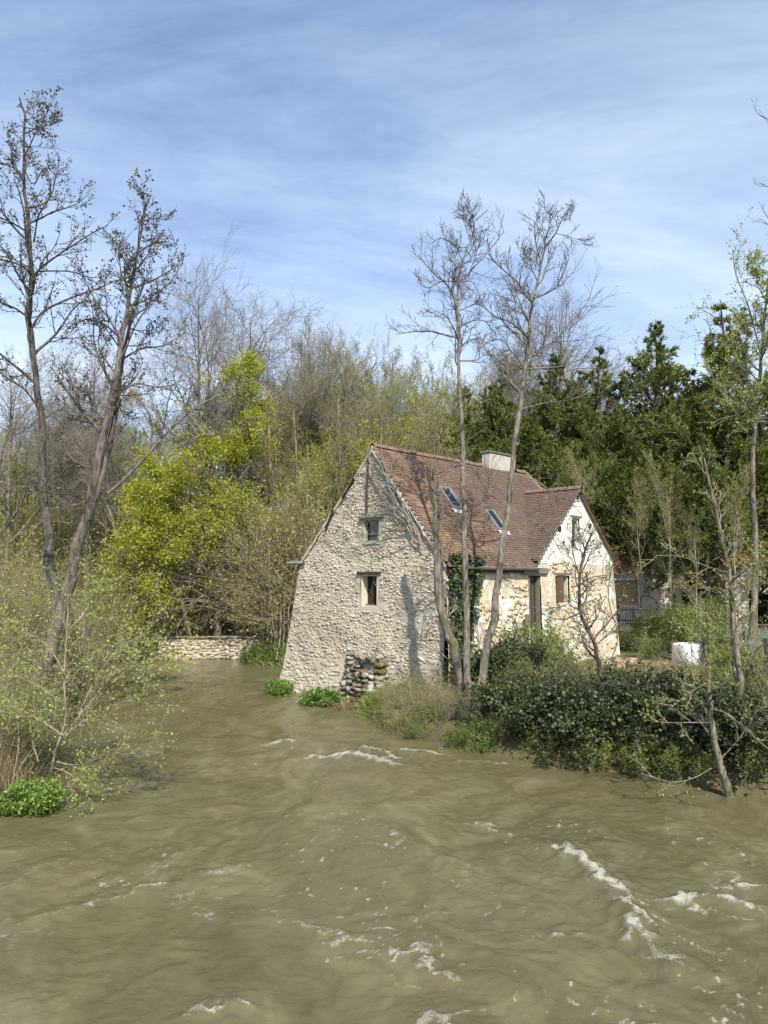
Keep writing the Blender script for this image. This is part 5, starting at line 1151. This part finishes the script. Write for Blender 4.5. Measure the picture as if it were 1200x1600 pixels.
# ivy on the side wall and dead creeper on the gable
def hl(t, s, z):
    c, sn = math.cos(HOUSE_RZ), math.sin(HOUSE_RZ); return np.array([HOUSE_LOC[0] + t * c - s * sn, HOUSE_LOC[1] + t * sn + s * c, z])
def ivy():
    rng = np.random.default_rng(88); n = 7500
    n = 11000; t = rng.random(n) * 3.0 + .02; z = rng.random(n) * 4.7 + .7
    edge = 1.75 + 1.9 * (fbm(t * 1.3 + 3, z * 1.3, 4, 3) - .5) - .3 * (z < 3.2) + rng.normal(0, .12, n)
    k = (t < edge) & (fbm(t * 2.4, z * 2.4, 14, 2) > .3); t, z = t[k], z[k]; n = len(t)
    o = hl(0, 0, 0) + np.stack([t * math.cos(HOUSE_RZ), t * math.sin(HOUSE_RZ), z], 1) + np.outer(.05 + .22 * rng.random(n), np.array([math.sin(HOUSE_RZ), -math.cos(HOUSE_RZ), 0]))
    out = np.array([math.sin(HOUSE_RZ), -math.cos(HOUSE_RZ), 0])
    d = nrm(rng.normal(size=(n, 3)) * .6 + np.array([0, 0, -.8]) + out * .3)
    nn = nrm(out * 1.2 + rng.normal(size=(n, 3)) * .5 + np.array([0, 0, .5])); s = nrm(np.cross(d, nn)); L = (.07 + .06 * rng.random(n))[:, None]
    V = np.stack([o, o + d * L * .35 + s * L * .5, o + d * L, o + d * L * .35 - s * L * .5], 1).reshape(-1, 3)
    st = np.array([[hl(t0 + .25 * math.sin(q * 2.5 + t0 * 5), -.06, .7 + q * zz) for q in np.linspace(0, 1, 8)] for t0, zz in [(.2, 4.2), (.5, 4.3), (.9, 4.2), (1.2, 4), (1.5, 3.6), (.35, 4.4), (1.7, 3)]])
    r = plant('ivy', hl(.8, 0, .7), [tubes(st, np.full(st.shape[:2], .02), 5)], [], [(V, np.arange(n * 4).reshape(-1, 4))], (M['twig_grey'], M['twig_grey'], M['leaf_dark']), 'dark ivy covering the side wall right of the gable corner', 'ivy', trunk_name='stems', crown_name='foliage')
def creeper():
    rng = np.random.default_rng(89); st = []
    starts = [(1.2, 6.0), (1.35, 6.1), (1.5, 6.3), (1.1, 5.7), (1.7, 6.6), (.9, 5.6), (2.0, 6.6), (1.9, 6.9)]
    for s, z in starts:
        p = []; x, y = s, z
        for k in range(12):
            p.append(hl(-.12 - .02 * rng.random(), x, y)); x += rng.normal(.12, .07); y += rng.uniform(.12, .3)
            lim = EAVE + KR * x - .15
            if y > lim: y = lim - .05 * rng.random()
            x = min(x, 3.3)
        st.append(p)
    P = np.array(st); R = np.full(P.shape[:2], .028) * np.linspace(1, .5, 12)
    L2 = grow(P, R, rng, 7, .1, 1, .8, 40, 6, -.12, .15, .7, .008, .5); L2 = (L2[0], L2[1]); off = np.array([math.cos(HOUSE_RZ), math.sin(HOUSE_RZ), 0])
    d = (L2[0] - hl(-.12, 0, 0)) @ off; L2 = (L2[0] - d[..., None] * off * .85, L2[1])
    plant('dead_creeper', P[0, 0], [tubes(P, R, 5)], [tubes(*L2, 4)], [], (M['twig_grey'], M['twig_grey'], M['twig_grey']), 'dead creeper stems across the top of the gable under the verge', 'creeper', trunk_name='stems', crown_name='twigs')
ivy(); creeper()

# ------------------------------------------------------------------ river wall
def river_wall():
    rng = np.random.default_rng(99); a = at_z(243, 1031, 0); b = at_z(376, 1031, 0); L = float(b[0] - a[0]); o = np.array([a[0], 41.6, 0])
    r = empty('river_wall', tuple(o), 0, label='low pale stone retaining wall on the far bank under the maple', cat='wall')
    box_obj('core', M['stone_wall'], r, (0, L + 1.6, .12, .6, -.8, 1.12))
    lst = pack_stones(0, L + 1.5, -.15, 1.12, .11, .17, .22, .48, rng, lambda s, z, l, h: .05 < s < L + 1.5)
    fr = lambda s, z: (np.array([s, .10 + rng.normal(0, .012), z]), np.array([[1.0, 0, 0], [0, -1.0, 0], [0, 0, 1.0]]))
    stone_parts(lst[:200], fr, r, M['stone_wall'], rng)
    for i in range(int((L + 1.4) / .55)):
        box_obj('coping_stone', M['stone_moss'], r, (i * .55, i * .55 + .535, 0.0 + rng.normal(0, .015), .68, 1.13, 1.22 + rng.normal(0, .01)), bevel=.02)
river_wall()

# ------------------------------------------------------------------ yard on the right: outbuilding, gate, bag, bin, bench, rubble
tag(link('yard', grid_mesh('yard', np.linspace(11.5, 34, 30), np.linspace(33, 43.5, 16), lambda X, Y: ground_z(X, Y) + .05, [M['asphalt']])), kind='structure')
def shed(name, x0, x1, y0, y1, zb, ze, zr, rz, label, door=None, wallm=None, roofm=None):
    r = empty(name, (0, 0, 0), 0, label=label, cat='building')
    t = .25; bs = []
    if door:
        a, b, c, d = door; bs = [(x0, a, y0, y0 + t, zb, ze), (b, x1, y0, y0 + t, zb, ze), (a, b, y0, y0 + t, d, ze)]
        if c > zb: bs.append((a, b, y0, y0 + t, zb, c))
    else: bs = [(x0, x1, y0, y0 + t, zb, ze)]
    w = box_obj('wall', wallm, r, *bs, (x0, x0 + t, y0 + t, y1, zb, ze), (x1 - t, x1, y0 + t, y1, zb, ze), (x0 + t, x1 - t, y1 - t, y1, zb, ze))
    ym = (y0 + y1) / 2; V = np.array([[x0 - .2, y0 - .3, ze], [x1 + .2, y0 - .3, ze], [x1 + .2, ym, zr], [x0 - .2, ym, zr], [x1 + .2, y1 + .3, ze], [x0 - .2, y1 + .3, ze]], float)
    V2 = V + np.array([0, 0, .12]); f = [[0, 1, 2, 3], [3, 2, 4, 5]]; rim = [[0, 1, 7, 6], [1, 2, 8, 7], [2, 4, 10, 8], [4, 5, 11, 10], [5, 3, 9, 11], [3, 0, 6, 9]]
    link('roof', np_mesh('roof', [(np.concatenate([V, V2]), [q[::-1] for q in f] + [[i + 6 for i in q] for q in f] + rim, 0, False)], [roofm]), r)
    # rows of tile rolls
    n = int((x1 - x0 + .3) / .25); sl = math.atan2(zr - ze, ym - y0 + .3); ln = math.hypot(zr - ze, ym - y0 + .3)
    P = np.array([[[x0 - .1 + i * .25, y0 - .3 + (ym - y0 + .3) * q, ze + .12 + (zr - ze) * q] for q in (0, .5, 1)] for i in range(n)]); v, f_ = tubes(P, np.full((n, 3), .06), 6)
    tag(link('roof_tiles', np_mesh('roof_tiles', [(v, f_, 0, True)], [roofm]), r), kind='stuff')
    for xa, xb in ((x0, x0 + .2), (x1 - .2, x1)):
        gv = np.array([[x, y, z] for x in (xa, xb) for y, z in ((y0, ze), (y1, ze), (ym, zr - .02))]); link('gable_end', np_mesh('gable_end', [(gv, [[0, 2, 1], [3, 4, 5], [0, 1, 4, 3], [1, 2, 5, 4], [2, 0, 3, 5]], 0, False)], [wallm]), r)
    return r
r = shed('outbuilding', 11.9, 17.6, 44, 50, 1.0, 4.72, 6.9, 0, 'low outbuilding with orange tile roof and tan shutter behind the white wing', (13.05, 15.0, 2.9, 4.35), M['plaster'], M['tile_orange'])
for i in range(9):
    box_obj('shutter_slat', M['tan_shutter'], r, (13.05, 15.0, 44.1, 44.14 + .004 * (i % 2), 2.9 + i * .161, 2.9 + i * .161 + .152), bevel=.008)
box_obj('shutter_frame', M['white_render'], r, (12.93, 13.05, 43.95, 44.2, 2.8, 4.4), (15.0, 15.12, 43.95, 44.2, 2.8, 4.4), (12.93, 15.12, 43.95, 44.2, 4.352, 4.46), bevel=.01)
sk = link('roof_window', None, r, (13.2, 45.9, 4.72 + .66 * 2.2 + .22)); sk.rotation_euler = (math.atan2(2.18, 3.3), 0, 0)
box_obj('frame', M['frame_grey'], sk, (-.55, -.47, -.4, .4, -.05, .06), (.47, .55, -.4, .4, -.05, .06), (-.47, .47, -.4, -.32, -.05, .058), (-.47, .47, .32, .4, -.05, .058))
box_obj('pane', M['glass'], sk, (-.47, .47, -.32, .32, 0, .01)); box_obj('room_shade_panel', M['dark'], sk, (-.46, .46, -.31, .31, -.06, -.05))  # dark sheet below the pane paints the shade inside
r = shed('garage', 19.3, 25.5, 42, 48, 1.0, 5.2, 7.2, 0, 'cream garage with dark open door half hidden behind the right trunks', (20.6, 23.4, 1.0, 3.6), M['plaster'], M['tile_orange'])
def gate():
    x0 = 12.1; x1 = 14.1; y = 38.5; z0 = gz(13, 38.5) + .08; r = empty('iron_gate', (x0, y, z0), 0, label='black iron bar gate between the white wing and the conifers', cat='gate')
    L = x1 - x0
    for x in (0, L): box_obj('post', M['iron'], r, (x - .04, x + .04, -.04, .04, -.2, 1.55), bevel=.005)
    for z in (.12, .75, 1.3): box_obj('rail', M['iron'], r, (.04, L - .04, -.02, .02, z, z + .045))
    for i in range(15): box_obj('bar', M['iron'], r, (.10 + i * .126, .122 + i * .126, -.012, .012, .02, 1.45), bevel=.003)
gate()
def bulk_bag():
    x, y = 12.05, 29.6; z = gz(x, y); r = empty('bulk_bag', (x, y, z), .35, label='white builder bulk bag with blue strap behind the hedge', cat='bag')
    rng = np.random.default_rng(3); n = 28; V = []; lv = [(.40, 0), (.50, .1), (.53, .35), (.51, .6), (.49, .8), (.47, .88), (.44, .86), (.43, .74)]
    for h_, z_ in lv:
        for i in range(n):
            q = 2 * math.pi * i / n; c, s = math.cos(q), math.sin(q); k = h_ / max(abs(c), abs(s)) ** .75 * (1 + rng.normal(0, .02)); V.append((c * k, s * k, z_ + rng.normal(0, .012)))
    Fc = [[j * n + i, j * n + (i + 1) % n, (j + 1) * n + (i + 1) % n, (j + 1) * n + i] for j in range(len(lv) - 1) for i in range(n)]
    link('bag', np_mesh('bag', [(np.array(V), Fc, 0, True)], [M['bag']]), r)
    Vt = [V[-n + i] for i in range(n)] + [(0, 0, .84)]
    link('sand', np_mesh('sand', [(np.array(Vt), [[i, (i + 1) % n, n] for i in range(n)], 0, True)], [M['sand']]), r)
    box_obj('strap', M['blue'], r, (.14, .20, -.57, -.545, .2, 1.02), bevel=.004); box_obj('strap', M['bag'], r, (-.34, -.28, -.57, -.545, .2, .98), bevel=.004)
bulk_bag()
def bin_():
    x, y = 15.05, 28.8; z = gz(x, y); r = empty('wheelie_bin', (x, y, z), .2, label='grey wheeled bin with green lid at the right edge', cat='bin')
    V = boxv(-.24, .24, -.28, .28, .06, .95); V[4:, :2] *= 1.22; o = link('body', np_mesh('body', [(V, BOXF, 0, False)], [M['bin_grey']]), r); b = o.modifiers.new('bevel', 'BEVEL'); b.width = .03; b.segments = 2
    V = boxv(-.31, .31, -.37, .38, .955, 1.06); V[4:, :2] *= .9; o = link('lid', np_mesh('lid', [(V, BOXF, 0, False)], [M['bin_green']]), r); b = o.modifiers.new('bevel', 'BEVEL'); b.width = .03; b.segments = 2
    for sx in (-.26, .22):
        v, f = tubes(np.array([[[sx, .27, .1], [sx + .02, .27, .1], [sx + .04, .27, .1]]]), np.array([[.1, .1, .1]]), 14); link('wheel', np_mesh('wheel', [(v, f, 0, True), (v, [list(range(14)), list(range(28, 42))], 0, False)], [M['iron']]), r)
    box_obj('handle', M['bin_grey'], r, (-.25, .25, .40, .44, .9, .94), bevel=.01)
bin_()
def crate():
    x, y = 14.35, 27.2; z = gz(x, y); r = empty('crate', (x, y, z), .4, label='red and white crate at the right edge above the hedge', cat='crate')
    for i in range(4): box_obj('slat', M['red_pl'] if i % 2 == 0 else M['bag'], r, (-.35, .35, -.26, -.235, .08 + i * .2, .25 + i * .2), bevel=.006)
    box_obj('box', M['red_pl'], r, (-.34, .34, -.232, .25, .02, .86), bevel=.015)
crate()
def bench():
    x, y = 15.6, 33.5; z = gz(x, y); r = empty('garden_bench', (x, y, z), -.1, label='green slatted garden bench in shade behind the slim grey tree', cat='bench')
    for i in range(3): box_obj('seat_slat', M['bench'], r, (-.7, .7, -.25 + i * .16, -.12 + i * .16, .43, .46), bevel=.006)
    for i in range(3): box_obj('back_slat', M['bench'], r, (-.7, .7, .25, .28, .55 + i * .14, .66 + i * .14), bevel=.006)
    for sx in (-.6, .6): box_obj('leg', M['iron'], r, (sx - .03, sx + .03, -.24, -.19, 0, .428), (sx - .03, sx + .03, .2, .247, 0, .97))
bench()
rb = np.random.default_rng(17)
for i in range(7):
    p = at_y(975 + rb.normal(0, 12), 1035, 27.5 + rb.normal(0, .5)); k = int(rb.integers(len(ST_T)))
    key = ('brick', k)
    if key not in STONE_ME: STONE_ME[key] = np_mesh('rubble', [(ST_T[k], ST_F, 0, False)], [M['brick']])
    o = link('rubble_block', STONE_ME[key], None, (p[0], p[1], gz(p[0], p[1]) + .16 + .14 * (i % 3))); o.scale = (.45, .4, .36); o.rotation_euler = tuple(rb.normal(0, .5, 3))
    tag(o, 'broken masonry block in the heap by the wing corner, %s of seven' % ORD[i], 'rubble', 'rubble heap by the wing corner')
print('TRIANGLES', TRI[0], 'OBJECTS', len(bpy.data.objects))
